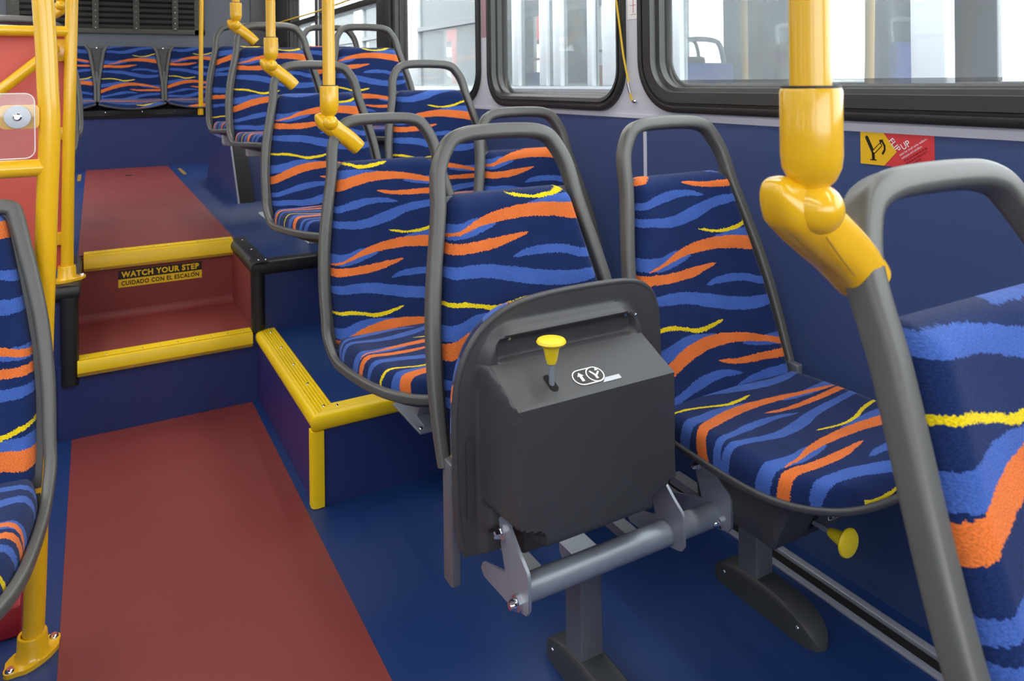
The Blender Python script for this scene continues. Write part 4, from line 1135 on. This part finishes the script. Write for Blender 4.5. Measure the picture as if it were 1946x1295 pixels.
child(MB().lathe([(0, .016), (.008, .013), (.016, .006), (.02, 0)], Matrix.Translation((-.122, 3.03, 1.33)) @ Matrix.Rotation(math.pi / 2, 4, 'X'), 18), 'boss', 'yellow', pt)
for p in ((-.115, 1.30), (-.13, 1.295)): child(MB().lathe([(0, .008), (.006, .006), (.007, 0)], Matrix.Translation((p[0], 3.03, p[1])) @ Matrix.Rotation(math.pi / 2, 4, 'X'), 12), 'bolt', 'chrome', pt)
for z in (.67, 1.035): child(MB().box(-.13, -.075, 3.025, 3.045, z - .022, z + .022, .002), 'clip', 'yellow', pt)
rb = empty('belt_housing', (-.17, 1.97, 0)); tag(rb, 'small dark red housing on floor beside left pole base', 'housing')
child(MB().box(-.30, -.150, 1.95, 2.03, 0, .07, .006), 'body', 'st_dred', rb)

# ------------------------------------------------------------------ outside: ground, parked buses, trees
sbox('ground', -40, 60, -40, 60, -.42, -.40, 'asphalt')
def parked_bus(name, label, x0, x1, y0, y1, body, posts, z0=1.16, z1=2.05, poles=(), seats=()):
    r = empty(name, ((x0 + x1) / 2, (y0 + y1) / 2, -.4)); tag(r, label, 'bus')
    far = [(y0, y0 + .12)] + [(y0 + 1.45 * k - .40, y0 + 1.45 * k + .55) for k in range(1, int((y1 - y0) / 1.45))] + [(y1 - .12, y1)]
    for X, ps in ((x0, posts), (x1, far)):
        child(MB().box(X - .03, X + .03, y0, y1, -.1, z0), 'lower_side', body, r)
        child(MB().box(X - .03, X + .03, y0, y1, z1, 2.75), 'upper_side', body, r)
        for k, (a, b) in enumerate(ps):
            child(MB().box(X - .03, X + .03, a, b, z0, z1, .01), 'window_post', body if X == x0 else 'bus_grey', r)
            if X == x0 and k + 1 < len(ps):
                child(MB().box(X, X + .01, b, ps[k + 1][0], z0, z1), 'pane', 'bus_glass', r)
                if ps[k + 1][0] - b > .6: child(MB().box(X - .035, X + .012, b, ps[k + 1][0], 1.68, 1.72), 'transom', 'bus_grey', r)
    child(MB().box(x0, x1, y0, y1, 2.75, 2.8), 'roof', body, r)
    child(MB().box(x0, x1, y0, y1, -.1, .0), 'floor_pan', 'bus_dark', r)
    for Y in (y0, y1):
        child(MB().box(x0, x1, Y - .02, Y + .02, -.1, 1.0), 'end_wall', body, r); child(MB().box(x0, x1, Y - .02, Y + .02, 2.1, 2.75), 'end_header', body, r)
    for (x, y, t) in poles: child(MB().cyl((x, y, 0), (x + t, y, 2.75), .022, 12), 'pole', 'bus_yellow', r)
    for (x, y, h, m) in seats:
        child(MB().box(x, x + .42, y, y + .07, .45, h, .03), 'seat_back', m, r)
        child(MB().tube(catmull([(x + .04, y + .05, h - .05), (x + .05, y + .08, h + .11), (x + .12, y + .09, h + .15), (x + .30, y + .09, h + .15), (x + .37, y + .08, h + .11), (x + .38, y + .05, h - .05)], 3), .017, 8, refs=(0, 1, 0)), 'seat_handle', 'bus_grey', r)
    return r
NP = [(1.60, 1.74), (3.02, 3.16), (3.55, 3.72), (3.82, 3.88), (4.18, 4.28), (4.36, 4.46), (4.75, 4.85), (5.05, 5.35), (6.69, 7.04), (8.4, 8.7), (10.4, 10.7), (12.4, 12.7), (15, 15.3), (18, 18.3), (19.8, 20)]
parked_bus('parked_bus', 'white parked bus seen through the near side windows', 2.75, 5.1, 1.6, 20, 'bus_white', NP,
           poles=[(3.2, 1.95, 0), (3.3, 2.35, .10), (3.5, 2.75, 0), (4.2, 2.6, -.08), (3.6, 3.4, 0), (3.4, 4.5, .0)],
           seats=[(4.4, 2.9, 1.42, 'bus_seat'), (3.2, 3.5, 1.30, 'bus_seat'), (4.5, 3.9, 1.45, 'bus_dark'), (4.4, 5.0, 1.40, 'bus_dark'), (4.4, 6.2, 1.35, 'bus_orange'), (4.4, 7.5, 1.3, 'bus_seat')])
parked_bus('parked_bus', 'unseen grey bus added beside the left-hand windows to cut low daylight', -5.9, -3.3, -4, 13, 'bus_grey', [(-4, -3.6)] + [(-2.2 + 1.6 * k, -2.0 + 1.6 * k) for k in range(9)] + [(12.7, 13)])  # out of view; added to block low daylight from the left
parked_bus('parked_bus', 'red parked bus seen through the middle side window', 6.6, 9.1, 14.0, 18.0, 'bus_red', [(14, 14.3), (15.5, 15.8), (17.7, 18)])
def tree(x, y, h, rr, label):
    r = empty('tree', (x, y, -.4)); tag(r, label, 'tree', 'trees behind the buses')
    child(MB().cyl((x, y, -.4), (x, y, h * .6), .15, 10), 'trunk', 'bus_dark', r)
    bm = bmesh.new(); bmesh.ops.create_icosphere(bm, subdivisions=4, radius=1)
    for v in bm.verts:
        n = v.co.normalized(); k = 1 + .22 * math.sin(n.x * 7 + x) * math.sin(n.y * 6 + 1) + .18 * math.sin(n.z * 9 + y) + random.uniform(-.06, .06)
        v.co = Vector((x + n.x * rr * k, y + n.y * rr * k, h * .7 + n.z * rr * .8 * k))
    mb = MB(); mb.bm(bm, True); child(mb, 'crown', 'leaf', r)
for i, (x, y, h, rr) in enumerate(((12.6, 31, 2.4, 1.5), (17.4, 33, 2.2, 1.6), (22.5, 31, 2.6, 1.6))):
    tree(x, y, h, rr, ['first distant round tree behind the parked buses', 'second distant round tree behind the parked buses', 'third distant round tree behind the parked buses'][i])

for o, nm in zip(LAMPS, ('a', 'b')):
    r = struct(MB().box(o.location.x - .09, o.location.x + .09, o.location.y - 4.25, o.location.y + 4.25, 2.27, 2.3, .006).build(trim(), 'wall_white'))
